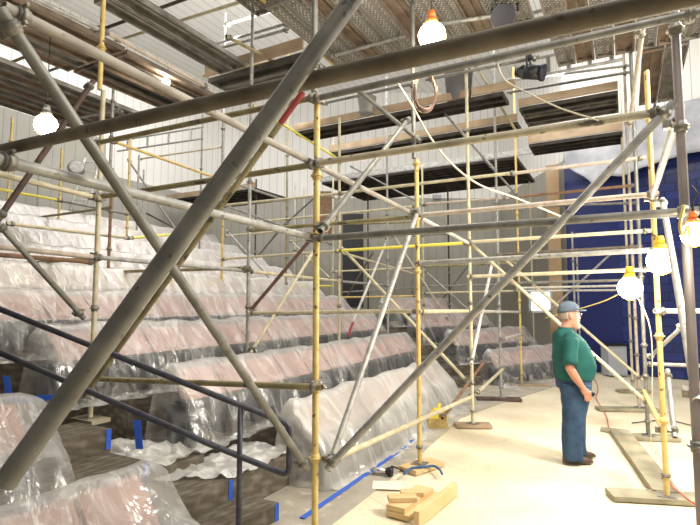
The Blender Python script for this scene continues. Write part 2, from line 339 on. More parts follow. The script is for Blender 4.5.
mb = MB(); mb.box((0, 0, .05), (26, 34, .1)); o = struct(mb.build('ceiling', 'ceilwhite')); o.location = (0, 12, 9.6); o.rotation_euler.z = -TH
mb = MB(); mb.box((0, 0, 2.75), (.32, .3, 5.4)); o = struct(mb.build('trim_1', 'tan')); o.location = (5.48, 13.45, 0); o.rotation_euler.z = -.4

c = at(353, 250, 18.2); mb = MB(); mb.box((c.x, 18.3, 3.3), (.75, .12, 3.4)); struct(mb.build('door_1', 'black', loc=c))
c = at(326, 198, 18.2); mb = MB(); mb.box((c.x, 18.24, 5.0), (.4, .3, 1.6)); struct(mb.build('trim_2', 'rust', loc=c))
# ------------------------------------------------------------------ raked tiers and stairs
def ub(s): return max(1.06 - .68 * (s - .95), -2.2)
ST = [(.5, .14, .22), (.88, .3, .1), (1.42, .47, -.3), (1.95, .66, -.26), (2.45, .86, -.4), (2.95, 1.05, -.8), (3.45, 1.24, -1.1), (3.95, 1.43, -1.4), (4.45, 1.62, -1.7)]
mb = MB()
for k, (s, z, u) in enumerate(ST):
    s1 = ST[k + 1][0] if k + 1 < len(ST) else s + .5
    poly_prism(mb, [S(-4.2, -s), S(u, -s), S(u, -s1), S(-4.2, -s1)], 0, z)
poly_prism(mb, [S(.0, -.885), S(1.02, -.885), S(1.0, -1.45), S(-.33, -1.45), S(-.33, -1.4), S(0, -1.4)], 0, .296)
poly_prism(mb, [S(-.33, -1.4), S(.3, -1.4), S(-.0, -2.45), S(-.28, -2.45), S(-.28, -1.95), S(-.33, -1.95)], 0, .375)
struct(mb.build('stairs', 'carpet', loc=(0, 0, 0)))
ROWS = 9
A1 = [5.3, 6.4, 6.9, 7.3, 7.6, 7.9, 8.0, 8.1, 8.2]
mb = MB()
for n in range(1, ROWS + 1):
    s0, s1, zf = n - .55, n + .45, .38 * (n - 1)
    if zf > 0: poly_prism(mb, [S(ub(s0) + .26, -s0), S(A1[n - 1] + .15, -s0), S(A1[n - 1] + .15, -s1), S(ub(s1) + .26, -s1)], 0, zf)
struct(mb.build('seating_tiers', 'carpet', loc=(0, 0, 0)))

ORD = ['first', 'second', 'third', 'fourth', 'fifth', 'sixth', 'seventh', 'eighth', 'ninth', 'tenth', 'eleventh', 'twelfth', 'thirteenth', 'fourteenth', 'fifteenth', 'sixteenth', 'seventeenth', 'eighteenth']
def drape(name, F, a0, a1, zf, h, mat, seed, cap0=True, cap1=True, reach=.42, wr=1.0, flare=.16, pink=.27):
    """plastic sheet over a row of seats: F(a, d, z) -> world; d grows towards the stage"""
    prof = [(-.2, zf + .02), (-.17, zf + h * .5), (-.1, zf + h - .06), (-.03, zf + h), (.04, zf + h - .02)]
    k = 5
    for i in range(1, k + 1): prof.append((.04 + .24 * i / k, zf + h - .02 - pink * i / k))
    for i in range(1, 9):
        t = i / 8; prof.append((.28 + (reach - .28) * (.35 * t + .65 * t ** .5), zf + (h - .02 - pink) * (1 - t) + .012))
    prof.append((reach + .07, zf + .01))
    step = .05; na = max(6, int((a1 - a0) / step))
    cols = []
    ncap = 9
    if cap0:
        for i in range(ncap): cols.append((a0, 1 - i / ncap, -1))
    for i in range(na + 1): cols.append((a0 + (a1 - a0) * i / na, 0, 0))
    if cap1:
        for i in range(1, ncap + 1): cols.append((a1, i / ncap, 1))
    verts = []
    for (a, t, sg) in cols:
        for j, (d, z) in enumerate(prof):
            hang = max(0, min(1, (zf + h - z) / h))
            seatp = (a - a0) / .56
            sag = .018 * wr * math.sin(math.pi * (seatp % 1)) ** 2
            zz = z - sag * (1 - hang) if sg == 0 else z
            n1 = noise.noise(Vector((a * 4.2 + d * 1.2, seed * 3.1, z * .7))); n2 = noise.noise(Vector((a * 9.5 - z * 1.5, seed + 5, .3)))
            fold = (.5 - min(1, abs(n1) * 3.2)) * .075 + (.5 - min(1, abs(n2) * 3)) * .035
            dd = d + fold * hang ** .7 * wr * (1.1 if d > .2 else .2)
            zz += (noise.noise(Vector((a * 1.6, d * 3, seed))) * .022 + (.5 - min(1, abs(noise.noise(Vector((a * 2.6 + d * 3.5, seed * 2, 0)))) * 3)) * .016) * wr * (1 - hang * .6)
            aa = a
            if sg:
                drop = 0 if t < .25 else (t - .25) / .75
                top = zf + .012
                fall = .10 * min(1, t / .25) * (1 - hang)
                zz = max(top, (zz - fall - top) * (1 - drop) + top)
                out = flare * (min(1, t / .25) * .55 + .45 * drop) * (1 - .55 * hang)
                out += noise.noise(Vector((d * 6, seed + 9, t))) * .07 * t * wr
                aa = a + sg * max(0.005 + .03 * t, out)
                dd = dd * (1 + .05 * t)
            verts.append(F(aa, dd, max(zz, zf + .008)))
    m = MB(); np_ = len(prof); m.v = verts
    for i in range(len(cols) - 1):
        for j in range(np_ - 1):
            q = i * np_ + j; m.f.append((q, q + 1, q + np_ + 1, q + np_)); m.sm.append(True)
    return m.build(name, mat, loc=F((a0 + a1) / 2, 0, zf))
def seat_bank(F, a0, a1, zf, h, label, group, pink=.27):
    loc = F((a0 + a1) / 2, 0, zf); root = empty('theatre_seat_row', loc); tag(root, label, 'seats', group)
    n = max(1, round((a1 - a0 - .06) / .56)); w = (a1 - a0 - .06) / n
    def blk(lo, hi, d0, d1, z0, z1, d2=None, d3=None):
        m = MB(); d2 = d0 if d2 is None else d2; d3 = d1 if d3 is None else d3
        p = [F(a, d, z) for a in (lo, hi) for (d, z) in ((d0, z0), (d1, z0), (d3, z1), (d2, z1))]
        for f in ((0, 1, 2, 3), (7, 6, 5, 4), (0, 4, 5, 1), (1, 5, 6, 2), (2, 6, 7, 3), (3, 7, 4, 0)): m.quad(*[p[i] for i in f])
        return m
    for i in range(n):
        lo = a0 + .03 + i * w + .02; hi = lo + w - .04
        blk(lo, hi, .06, .26, zf + h - .05 - pink, zf + h - .05 - pink, -.05, .0).build  # profile computed below
        m = blk(lo, hi, .1, .235, zf + h - .07 - pink, zf + h - .075, -.06, .0)
        m.build('backrest', 'seatred', root, loc)
        blk(lo, hi, .0, .22, zf + .14, zf + h - .1 - pink).build('seat', 'seatdark', root, loc)
    for i in range(n + 1):
        a = a0 + .03 + i * w
        blk(a - .015, a + .015, -.05, .2, zf, zf + h - .12 - pink).build('side_panel', 'seatdark', root, loc)
    return root
rown = ['front', 'second', 'third', 'fourth', 'fifth', 'sixth', 'seventh', 'eighth', 'ninth']
for n in range(1, ROWS + 1):
    s = n - .05; zf = .38 * (n - 1)
    F = lambda a, d, z, s=s: S(a, -s + d, z)
    a0 = ub(s) if n <= 3 else max(ub(s), -.9 + .25 * (n - 4))
    seat_bank(F, a0, A1[n - 1], zf, .77, 'dusty rose theatre seats under the plastic of the %s long row' % rown[n - 1], 'rows of theatre seats')
    o = drape('plastic_sheet', F, a0 - .02, A1[n - 1] + .02, zf, .79, 'sheetmilky' if n == 1 or n > 4 else 'sheet', n * 1.7, reach=.46 if n > 1 else .56, wr=1.0)
    tag(o, ('whitest clear plastic sheet taped down along the front row beside the floor' if n == 1 else 'clear plastic dust sheet over the %s long seat row from the floor' % rown[n - 1]), 'plastic sheet', 'plastic sheets over the seats')
# near side of the aisle
for i, (s, a0, a1, zf, h, lab, lab2) in enumerate([(.95, -1.75, -.72, .0, .66, 'plastic sheet peaking over pink seat at bottom edge beside the handrail post', 'pink seats beneath the peaked plastic sheet below the handrail'),
        (1.95, -1.9, -1.02, .28, .82, 'plastic sheet over corner seats left of the carpeted stairs', 'seats under the sheet left of the carpeted stairs')]):
    F = lambda a, d, z, s=s: S(a, -s + d, z)
    seat_bank(F, a0, a1, zf, h - .02, lab2, 'rows of theatre seats', pink=.3)
    tag(drape('plastic_sheet', F, a0, a1, zf, h, 'sheet', 31 + i * 5, flare=.34, reach=.6, wr=.8, pink=.3), lab, 'plastic sheet', 'plastic sheets over the seats')
def lying_sheet(poly, z, amp, seed, label, nx=40, ny=24):
    a, b_, c, d = poly; m = MB()
    for i in range(nx + 1):
        for j in range(ny + 1):
            t, q_ = i / nx, j / ny; p = a.lerp(b_, t).lerp(d.lerp(c, t), q_)
            h = amp * (.5 - min(1, abs(noise.noise(Vector((p.x * 5, p.y * 5, seed)))) * 3) + .8 * (.5 + noise.noise(Vector((p.x * 2.2, p.y * 2.2, seed + 4))))) + amp * .5 * abs(noise.noise(Vector((p.x * 11, p.y * 11, seed))))
            m.v.append(Vector((p.x, p.y, z + .006 + max(0, h))))
    for i in range(nx):
        for j in range(ny): k = i * (ny + 1) + j; m.f.append((k, k + ny + 1, k + ny + 2, k + 1)); m.sm.append(True)
    tag(m.build('plastic_sheet', 'sheetmilky', loc=(a + c) / 2 + Z * z), label, 'plastic sheet', 'plastic sheets over the seats')
lying_sheet([S(.1, -.86), S(1.06, -.86), S(1.0, -1.48), S(-.3, -1.44)], .297, .04, 3, 'crumpled white plastic sheet lying beside the second stair step behind the handrail')
lying_sheet([S(-.3, -1.41), S(.4, -1.41), S(.1, -2.5), S(-.26, -2.4)], .377, .06, 8, 'crumpled plastic sheet beside the third stair step at foot of second seat row')
# second block, turned towards the stage
D2 = Vector((.81, .59, 0)).normalized(); N2 = Vector((D2.y, -D2.x, 0)); O2 = Vector((2.95, 10.95, 0))
for n, (a0, a1) in enumerate([(0.05, 3.3), (-.1, 2.7), (-.25, 2.3), (-.4, 2.0)]):
    F = lambda a, d, z, n=n: O2 + D2 * a + N2 * (d - n * 1.0) + Z * z
    zf = .38 * n
    seat_bank(F, a0, a1, zf, .75, 'rose seats under plastic in the %s row of the far block' % rown[n], 'rows of theatre seats')
    tag(drape('plastic_sheet', F, a0 - .02, a1 + .02, zf, .77, 'sheet', 51 + n * 2.3, reach=.5), ['clear plastic sheet over far seats behind the man', 'plastic sheet over second far row, above the one behind the man', 'plastic sheet over third far row below the grey panelled wall', 'plastic sheet over highest far row against the grey wall'][n], 'plastic sheet', 'plastic sheets over the seats')
mb = MB()
for n in range(1, 4):
    p = lambda a, d: O2 + D2 * a + N2 * d
    poly_prism(mb, [p(-.5, -n + .5), p(3.2, -n + .5), p(3.2, -n - .5), p(-.5, -n - .5)], 0, .38 * n)
struct(mb.build('seating_tiers_far', 'carpet', loc=(0, 0, 0)))
mb = MB()   # far aisle steps
for k in range(6):
    p = lambda a, d: O2 + D2 * a + N2 * d
    poly_prism(mb, [p(-1.9, -.1 - .45 * k), p(-.05, -.1 - .45 * k), p(-.25, -.55 - .45 * k), p(-2.2, -.55 - .45 * k)], 0, .18 * (k + 1))
struct(mb.build('stairs_far', 'carpet', loc=(0, 0, 0)))

# ------------------------------------------------------------------ scaffold tubes
R = .02415
RIGHTCAM = Vector((1, 0, 0))
def coupler(root, c, d, side, base, big=1.0, bolt=True):
    """steel coupler clamped round a tube: half shells, saddle block, bolt"""
    d = d.normalized(); side = (side - d * side.dot(d)); side = side.normalized() if side.length > 1e-4 else frame(d)[0]
    t = d.cross(side); m = MB(); r = R * 1.32 * big; hl = .024 * big
    m.cyl(c - d * hl, c + d * hl, r, n=12); m.cyl(c - d * hl * .45, c + d * hl * .45, r * 1.18, n=12)
    m.box(c + side * (R * 1.75), (.045 * big, .05 * big, .042 * big), (d, t, side))
    o = m.build('coupler', 'fitting', root, base)
    if bolt:
        m = MB(); q = c + t * (r + .008)
        m.cyl(q - side * .04, q + side * .05, .007, n=6); m.cyl(q + side * .05, q + side * .065, .013, n=6)
        b_ = m.build('bolt', 'fitting', o, base)
    return o
def tube(name, p, q, mat, label, cat, group, ends=(1, 1), mid=(), r=R, ext=.07, bolt=False, n=14):
    p, q = Vector(p), Vector(q); d = (q - p).normalized()
    p2, q2 = p - d * (ext if ends[0] else 0), q + d * (ext if ends[1] else 0)
    m = MB(); m.pipe(p2, q2, r, n=n)
    o = m.build(name, mat, loc=p2); tag(o, label, cat, group)
    side = (d.cross(Z) if abs(d.z) < .9 else V)
    for c, e in ((p, ends[0]), (q, ends[1])):
        if e: coupler(o, c, d, side if side.y > 0 else -side, p2, bolt=bolt)
    for t in mid: coupler(o, p.lerp(q, t), d, side if side.y > 0 else -side, p2, bolt=bolt)
    return o
def tier_z(u, v):
    n = math.floor(-v + .55)
    return .38 * (n - 1) if 1 <= n <= ROWS and u < A1[n - 1] + .12 else 0
def standard(x, y, u, v, z0, z1, mat, label, collars=(), plate=False, group='scaffold uprights', upper=None):
    Y = S(u, v).y
    c = at(x, y, Y); c.z = 0
    if v < -2.5 and z0 < 3.3: z0 = tier_z(u, v)
    m = MB(); m.pipe(c + Z * z0, c + Z * z1, R)
    o = m.build('scaffold_standard', mat, loc=c + Z * z0); tag(o, label, 'scaffold pole', group)
    for zc in collars:
        m = MB(); m.cyl(c + Z * (zc - .03), c + Z * (zc + .03), R * 1.35, n=12); m.cyl(c + Z * (zc - .006), c + Z * (zc + .006), R * 1.9, n=12)
        m.build('collar', 'fitting' if mat != 'yellow' else mat, o, c + Z * z0)
    if plate:
        m = MB(); m.box(c + Z * (z0 + .003), (.15, .15, .006), (U, V, Z)); m.cyl(c + Z * z0, c + Z * (z0 + .16), R * .75, n=12); m.cyl(c + Z * (z0 + .16), c + Z * (z0 + .19), R * 1.6, n=10)
        m.build('base_plate', 'fitting', o, c + Z * z0)
    return o, c
def zt(v): return .38 * max(0, math.floor(-v + .55 - 0)) if v < -.5 else 0
gS = 'scaffold uprights'
# --- first line, along the edge of the floor
standard(316, 300, 0, 0, 0, 3.35, 'yellow', 'nearest yellow scaffold upright with red chipped paint, at centre', (.62, 1.12, 2.27, 2.72))
standard(314.5, 30, 0, 0, 3.36, 5.2, 'grey', 'grey upper tube standing on top of the nearest yellow upright', (3.6,))
standard(418, 300, 2.0, 0.05, .046, 3.35, 'yellow', 'orange-yellow scaffold upright standing on wooden block by timber offcuts', (.5, 2.1, 2.68, 3.3), True)
standard(413, 60, 2.0, 0.05, 3.36, 6.2, 'grey', 'grey upper tube above the orange-yellow upright, beside the hanging lamp', (4.2,))
standard(470.5, 300, 4.05, 0.06, .046, 6.4, 'cream', 'whitish scaffold upright right of the orange-yellow upright', (.62, 1.75, 2.65, 4.3), True)
standard(499, 300, 6.25, 0, .046, 7.0, 'galv', 'grey scaffold upright standing on the long dark sole board', (.55, 1.7, 2.6, 3.6), True)
standard(519.5, 300, 8.1, .03, .046, 7.0, 'yellow', 'dull yellow scaffold upright nearest to the man, at far seats', (.9, 1.8, 2.7, 3.7), True)
# --- right hand line
standard(687, 250, 0, 2.25, 0, 5.0, 'dusky', 'thick-looking dusky grey upright at the right edge', (2.72, 3.28, 1.0))
standard(657.5, 300, 2.2, 2.28, .046, 3.95, 'yellow', 'yellow and rusty upright beside the glowing lamps on the right', (.7, 1.45, 2.1, 2.72), True)
standard(642, 300, 4.5, 2.22, .046, 6.2, 'grey', 'grey upright behind the yellow and rusty one on the right', (.8, 1.2, 2.1, 2.7), True)
standard(634.5, 300, 6.45, 2.17, .046, 6.6, 'pinkish', 'pink-stained pale upright directly below the left glowing lamp', (.9, 1.5, 2.1, 2.7), True)
standard(629, 300, 8.4, 2.2, .046, 6.6, 'cream', 'thin pale upright furthest back in the right hand line', (1.0, 1.5, 2.1), True)
# --- over the first seat rows
standard(96.5, 260, 0, -2.45, .65, 3.9, 'cream', 'cream scaffold upright standing on the carpeted stairs', (.95, 1.7, 2.2, 2.78), True)
standard(102.8, 15, 0, -2.45, 3.91, 5.4, 'yellow', 'short yellow tube crowning the upright on the carpeted stairs', (4.35,))
standard(249, 240, 2.1, -2.45, .8, 6.5, 'galv', 'grey upright among seats left of the nearest yellow upright', (1.7, 2.2, 2.75, 3.4, 5.3))
standard(339.3, 240, 4.2, -2.45, .8, 5.0, 'cream', 'pale yellow upright just right of the nearest yellow upright', (1.7, 2.2, 2.65, 4.2))
standard(387.5, 240, 6.3, -2.45, .8, 6.6, 'galv', 'thin grey upright midway between the two yellow uprights', (2.1, 2.65, 3.6, 5.0))
standard(423, 240, 8.4, -2.45, .8, 5.2, 'cream', 'thin pale upright close behind the orange-yellow upright', (1.7, 2.2, 3.4))
standard(448.5, 240, 10.5, -2.45, .8, 5.3, 'darkrust', 'dark thin upright left of the whitish upright', (1.7, 2.6))
# --- further up the seating
standard(109.5, 240, 2.1, -4.8, 1.5, 3.9, 'rust', 'rusty brown upright next to the cream upright on stairs', (2.0, 2.6, 3.2))
standard(114.5, 60, 2.1, -4.8, 3.91, 6.0, 'galv', 'pale upper tube above the rusty brown upright', (4.4, 5.0))
standard(222.5, 240, 4.2, -4.8, 1.5, 3.4, 'yellow', 'yellow lower upright behind the thick diagonal tube', (1.9, 2.6))
standard(224.5, 60, 4.2, -4.8, 3.41, 7.6, 'galv', 'grey upright rising from the yellow one behind thick diagonal', (4.3, 5.2, 5.9))
standard(286.5, 240, 6.3, -4.8, 1.5, 7.8, 'olive', 'olive-grey upright right of the grey upright among the seats', (2.2, 2.8, 3.6, 5.2))
standard(333, 240, 8.4, -4.8, 1.5, 6.4, 'cream', 'thin cream upright touching left of the pale yellow upright', (2.6, 3.5, 4.6))
standard(368, 240, 10.5, -4.8, 1.5, 5.4, 'darkrust', 'thin dark upright under the far deck left of centre', (2.6, 3.5))
standard(10, 160, 3.4, -7.2, 2.5, 5.6, 'yellow', 'yellow upright near the left edge above the bright sheets', (3.6, 4.5, 5.1))
standard(60, 190, 3.6, -7.2, 2.5, 5.0, 'yellow', 'second yellow upright from left edge, below the left lamp', (3.5, 4.2))
standard(38, 195, 4.6, -8.6, 3.0, 5.0, 'galv', 'faint grey upright between the two left yellow uprights', (3.6,))
standard(128.5, 190, 4.2, -7.2, 2.5, 5.4, 'yellow', 'thin yellow upright behind the descending grey diagonal', (3.4, 4.2))
standard(138, 190, 5.2, -7.4, 2.5, 5.3, 'galv', 'thin grey upright right of the thin yellow upright', (3.4,))
standard(144, 165, 6.3, -8.2, 2.5, 5.3, 'galv', 'grey upright ending under the ladder beam at left', (4.1,))
standard(202, 140, 6.3, -7.2, 2.5, 7.2, 'grey', 'grey upright at right end of the ladder beam', (4.6, 5.2))
standard(256, 200, 8.0, -7.2, 2.5, 5.3, 'darkrust', 'dark upright just right of the grey seat upright', (3.2, 4.2))
standard(295, 200, 9.6, -7.6, 2.5, 5.6, 'pale', 'white upright before the grey wall, beside olive-grey upright', (3.4,))
standard(304, 200, 10.6, -7.6, 2.5, 5.6, 'pale', 'furthest white upright just left of the nearest yellow upright', (3.4,))
standard(531, 240, 11.5, .0, 0, 5.4, 'cream', 'thin pale upright before the tan column', (2.0, 2.6))
standard(572, 230, 9.2, 1.2, .0, 3.35, 'galv', 'short grey upright in front of the dark blue wall', (2.1, 2.7))
standard(577, 260, 10.5, 1.1, .0, 3.1, 'galv', 'short grey upright against blue wall, behind the man', (2.1, 2.7))
standard(412, 275, 12.6, -3.4, 1.5, 2.6, 'galv', 'short pale upright at back behind orange-yellow upright', (2.1,))

gL = 'scaffold ledgers'; gB = 'scaffold braces'
def led(p, q, mat, label, ends=(1, 1), mid=(), bolt=False, ext=.07): return tube('scaffold_ledger', p, q, mat, label, 'scaffold tube', gL, ends, mid, bolt=bolt, ext=ext)
def brace(p, q, mat, label, ends=(1, 1), mid=(), bolt=False, ext=.07): return tube('scaffold_brace', p, q, mat, label, 'scaffold tube', gB, ends, mid, bolt=bolt, ext=ext)
# --- big tubes right in front of the camera
led(pu(-60, 164, -2.1), pu(800, -30, -2.1), 'dull', 'thick brown horizontal tube crossing the whole view in front', (0, 0))
o = brace(at(4, 484, 1.12), at(372, -28, 1.31), 'grey', 'thick grey diagonal tube in front, rising from lower left', (0, 0))
# --- tubes of the first line
VO = -.055
led(pv(22, 16, VO), pv(417, 216, VO), 'beige', 'long beige tube slanting from top left to the orange-yellow upright', mid=(.66,), bolt=True)
led(pv(8, 162, VO), pv(314, 238, VO), 'galv', 'pale grey tube running from left edge down to the nearest yellow upright', bolt=True)
brace(pv(12, 28, .06), pv(303, 463, .06), 'grey', 'grey diagonal tube descending from top left corner to foot of nearest yellow upright', bolt=True)
brace(pu(333, 462, -.07), pu(664, 113, -.07), 'galv', 'long light grey diagonal tube rising right from nearest yellow upright', bolt=True)
brace(pv(331, 461, .1), pv(417, 213, .1), 'galv', 'grey tube leaning between the two yellow uprights, blue tape on it', bolt=True)
led(pu(322, 238, -.055), pu(683, 212, -.055), 'grey', 'straight dark grey tube from nearest yellow upright to right edge upright', bolt=True)
led(pu(318, 163, -.055), pu(655, 113, -.055), 'patch', 'paint-patched tube from nearest yellow upright to upper right', bolt=True)
led(pu(100, 197, -.055), pu(312, 165, -.055), 'olive', 'olive tube from cream stair upright to nearest yellow upright', bolt=True)
led(pu(318, 98, -.055), pu(690, 14, -.055), 'grey', 'greenish grey tube just below the thick brown horizontal tube', bolt=True)
led(pu(97, 143, -.055), pu(312, 98, -.055), 'olive', 'yellowish tube tucked under left half of thick brown tube')
brace(pu(88, 391, -.14), pu(280, 124, -.14), 'olive', 'brown tube rising close behind the thick grey diagonal', ends=(1, 0))
brace(pu(280.5, 123, -.14), pu(303, 92, -.14), 'redpaint', 'red painted tube end beside the top of nearest yellow upright', ends=(0, 0), ext=0)
led(pu(96, 379, -.055), pu(314, 387, -.055), 'olive', 'brown low tube from stairs upright to nearest yellow upright', bolt=True)
led(pv(336, 458, .055), pv(473, 396, .055), 'cream', 'low yellowish rail from nearest yellow upright past orange-yellow one')
led(pv(478, 392, .055), pv(521, 336, .055) if False else pv(503, 369, .055), 'cream', 'short pale low rail between whitish and grey uprights')
led(pv(503, 339, .055), pv(521, 334, .055), 'pale', 'short whitish rail beside the dull yellow upright')
led(pu(253, 313, 2.05), pu(415, 311, 2.05), 'cream', 'level cream tube at seat height left of orange-yellow upright')
led(pv(421, 311.5, .055), pv(468, 311, .055), 'cream', 'level cream tube at seat height between orange-yellow and whitish uprights')
led(pv(473, 311, .055), pv(519, 312, .055), 'pale', 'level pale tube at seat height right of whitish upright')
brace(pv(324, 226, .1), pv(407, 121, .1), 'grey', 'grey tube rising right between the two yellow uprights, upper half')
led(pv(420, 217.5, .055), pv(468, 243, .055), 'pale', 'pale tube sloping from orange-yellow upright down to the whitish upright')
led(pv(500, 256, .055), pv(519, 265, .055), 'cream', 'short cream tube sloping down between grey and dull yellow uprights')
# --- cross tubes of the bays behind
led(pu(421, 215, 2.0), pu(650, 194.5, 2.0), 'pinkish', 'pinkish tube from orange-yellow upright to right, above the dark grey tube')
led(pu(253, 230, 2.0), pu(414, 217, 2.0), 'olive', 'rusty yellow tube reaching left from the orange-yellow upright')
led(pu(420, 263, 2.0), pu(654, 250, 2.0), 'galv', 'thick light grey tube right of orange-yellow upright, below the dark grey tube')
led(pu(341, 250.5, 4.0), pu(466, 243, 4.0), 'bright_yellow', 'bright yellow tube crossing behind the orange-yellow upright')
led(pu(471, 242, 4.0), pu(645, 231, 4.0), 'cream', 'cream tube right of whitish upright, continuing the bright yellow one')
led(pu(472, 276.5, 4.0), pu(645, 269.5, 4.0), 'cream', 'cream tube running to the left glowing lamp, topmost of four')
led(pu(500, 254.5, 6.2), pu(638, 246.5, 6.2), 'dull', 'weathered brown tube resting above the thick light grey tube')
led(pu(500, 283.5, 6.2), pu(637, 280, 6.2), 'grey', 'grey tube below the cream one behind the man, second of four')
led(pu(520, 288, 8.05), pu(633, 285.5, 8.05), 'pale', 'pale tube above the cap of the man, third of four')
led(pu(524, 291, 9.4), pu(631, 290, 9.4), 'pale', 'pale tube above the cap of the man, lowest of four')
led(pu(222, 205.5, 4.15), pu(340, 193.5, 4.15), 'cream', 'yellowish tube above grey panels left of the nearest yellow upright')
led(pu(341, 193, 4.15), pu(512, 173, 4.15), 'cream', 'pale yellow tube below far deck between the two yellow uprights')
led(pu(513, 173.5, 4.15), pu(640, 158, 4.15), 'pinkish', 'beige tube under the timber decks on the right')
led(pu(260, 221.5, 6.25), pu(414, 206.5, 6.25), 'cream', 'thin cream tube behind the nearest yellow upright, higher of a pair')
led(pu(425, 204, 6.25), pu(505, 198, 6.25), 'pinkish', 'thin beige tube right of orange-yellow upright under far deck')
led(pu(518, 197, 6.25), pu(632, 185.5, 6.25), 'rust', 'thin rust-stained tube before the dark blue wall')
led(pu(288, 226, 8.3), pu(412, 222, 8.3), 'olive', 'thin dark yellow tube behind the nearest yellow upright, lower of a pair')
led(pu(224, 259, 4.15), pu(337, 251, 4.15), 'cream', 'cream tube before grey panels, level with the bright yellow tube')
led(pu(334, 271.5, 8.3), pu(414, 268, 8.3), 'cream', 'thin cream tube below the bright yellow tube')
led(pu(520, 207, 8.1), pu(634, 203, 8.1), 'grey', 'thin grey tube before blue wall above the dark grey tube')
led(pu(420, 286, 10.4), pu(516, 284.5, 10.4), 'galv', 'far grey tube before the panelled wall left of the man')
led(pu(345, 292, 10.4), pu(412, 288, 10.4), 'galv', 'far grey tube between the two yellow uprights at seat height')
led(pu(425, 266.5, 8.3), pu(515, 263, 8.3), 'olive', 'thin olive tube just under the thick light grey tube')
led(pu(425, 293, 8.3), pu(515, 291, 8.3), 'cream', 'thin cream tube before far seats right of orange-yellow upright')
led(pu(290, 241, 10.4), pu(366, 238, 10.4), 'cream', 'thin cream tube before the dark doorway')
led(pu(372, 238, 10.4), pu(446, 234, 10.4), 'galv', 'thin grey tube far behind the orange-yellow upright')
led(pu(336, 297.5, 8.3), pu(414, 296, 8.3), 'yellow', 'thin dull yellow tube just over the far seats')
led(pu(226, 236, 6.2), pu(285, 231, 6.2), 'cream', 'thin cream tube right of grey seat upright at wall handrail height')
led(pv(340, 252, -2.5), pv(421, 276, -2.5), 'cream', 'thin cream tube sloping down right behind orange-yellow upright')
led(pv(224, 205, -4.85), pv(331, 244, -4.85), 'galv', 'thin grey tube sloping down right past grey seat upright')
# --- tubes along the rows over the seats
led(pv(-20, 245, -2.5), pv(95, 257, -2.5), 'pinkish', 'thick pale tube at left edge ending at cream stair upright', bolt=True)
led(pv(99, 257.5, -2.5), pv(248, 271, -2.5), 'galv', 'pale grey tube between cream stair upright and grey seat upright')
led(pv(251, 271.5, -2.5), pv(338, 281, -2.5), 'cream', 'cream tube right of grey seat upright passing nearest yellow upright')
led(pv(341, 281.5, -2.5), pv(384, 285, -2.5), 'galv', 'short grey tube right of the pale yellow upright')
led(pv(-10, 172, -2.5), pv(94, 197, -2.5), 'cream', 'cream tube from left edge sloping down to the stair upright', bolt=True)
led(pv(-10, 275, -4.85), pv(107, 279, -4.85), 'rust', 'thin rusty tube low at left across the sheeted seats')
led(pv(112, 280, -4.85), pv(220, 285, -4.85), 'bright_yellow', 'thin yellow tube across sheeted seats behind thick diagonal')
led(pv(224, 285, -4.85), pv(285, 285, -4.85), 'cream', 'thin cream tube across sheeted seats left of nearest yellow upright')
led(pv(290, 286, -4.85), pv(332, 286, -4.85), 'bright_yellow', 'thin yellow tube crossing behind foot of the nearest yellow upright')
led(pu(-10, 266, .9), pu(94, 258, .9), 'olive', 'olive tube under the thick pale tube at left edge')
led(pv(-10, 254, -3.2), pv(90, 262, -3.2), 'rust', 'brownish tube right behind the thick pale tube at left edge')
led(pu(106, 272, 2.05), pu(246, 268, 2.05), 'olive', 'dark olive tube ending at the grey seat upright')
led(pv(-8, 188, -7.25), pv(58, 200, -7.25), 'bright_yellow', 'thin bright yellow tube at left below the left lamp')
led(pv(62, 201, -7.25), pv(127, 214, -7.25), 'grey', 'thin grey tube continuing right from the second yellow upright')
led(pu(7, 221.5, 2.6), pu(108, 208, 2.6), 'olive', 'dark olive tube sloping up over bright sheets at left')
led(pv(12, 224, -5.2), pv(128, 238, -5.2), 'cream', 'thin cream tube lying over the bright sheets at left')
led(pv(132, 238, -6.2), pv(200, 232, -6.2), 'bright_yellow', 'thin yellow tube before grey panels behind thick diagonal')
led(pv(115, 142, -4.85), pv(222, 180, -4.85), 'yellow', 'yellow tube sloping down right behind the thick diagonal')
led(pv(227, 181, -4.85), pv(284, 200, -4.85), 'galv', 'grey tube continuing down to olive-grey upright')
led(pu(140, 159, 6.2), pu(222, 147, 6.2), 'cream', 'thin cream tube before white boards under the ladder beam')
led(pu(60, 121, 2.05), pu(119, 110, 2.05), 'galv', 'thin grey tube right of the left lamp')
# --- braces
brace(pv(90, 86, -2.3), pv(2, 214, -2.3), 'darkrust', 'dark rusty brace falling left from the cream stair upright')
brace(pv(2, 228, -2.3), pv(79, 313, -2.3), 'grey', 'grey brace descending to the cream stair upright from left edge', bolt=True)
brace(pu(251, 310, 2.15), pu(311, 239, 2.15), 'maroon', 'maroon brace rising right to the nearest yellow upright')
brace(pv(253, 349, -2.35), pv(335, 217, -2.35), 'cream', 'yellowish brace rising right across nearest yellow upright')
brace(pu(344, 250, 4.1), pu(466, 380, 4.1), 'cream', 'cream brace falling right past the orange-yellow upright')
brace(pv(388, 238, -2.35), pv(353, 322, -2.35), 'pale', 'whitish brace leaning left above its red foot', ends=(1, 0))
brace(pv(352.8, 322.5, -2.35), pv(348, 336, -2.35), 'redpaint', 'red tube foot among sheeted seats right of nearest yellow upright', ends=(0, 0), ext=0)
brace(pu(394, 236, 8.3), pu(447, 318, 8.3), 'pinkish', 'pinkish brace falling right behind the orange-yellow upright')
brace(pu(426, 272, 8.6), pu(480, 320, 8.6), 'galv', 'thin grey brace right of orange-yellow upright')
brace(pu(470, 243, 4.1), pu(646, 402, 4.1), 'cream', 'long cream brace falling right and passing in front of the man')
brace(pu(501, 256, 6.3), pu(639, 377, 6.3), 'cream', 'long cream brace falling right and passing behind the man')
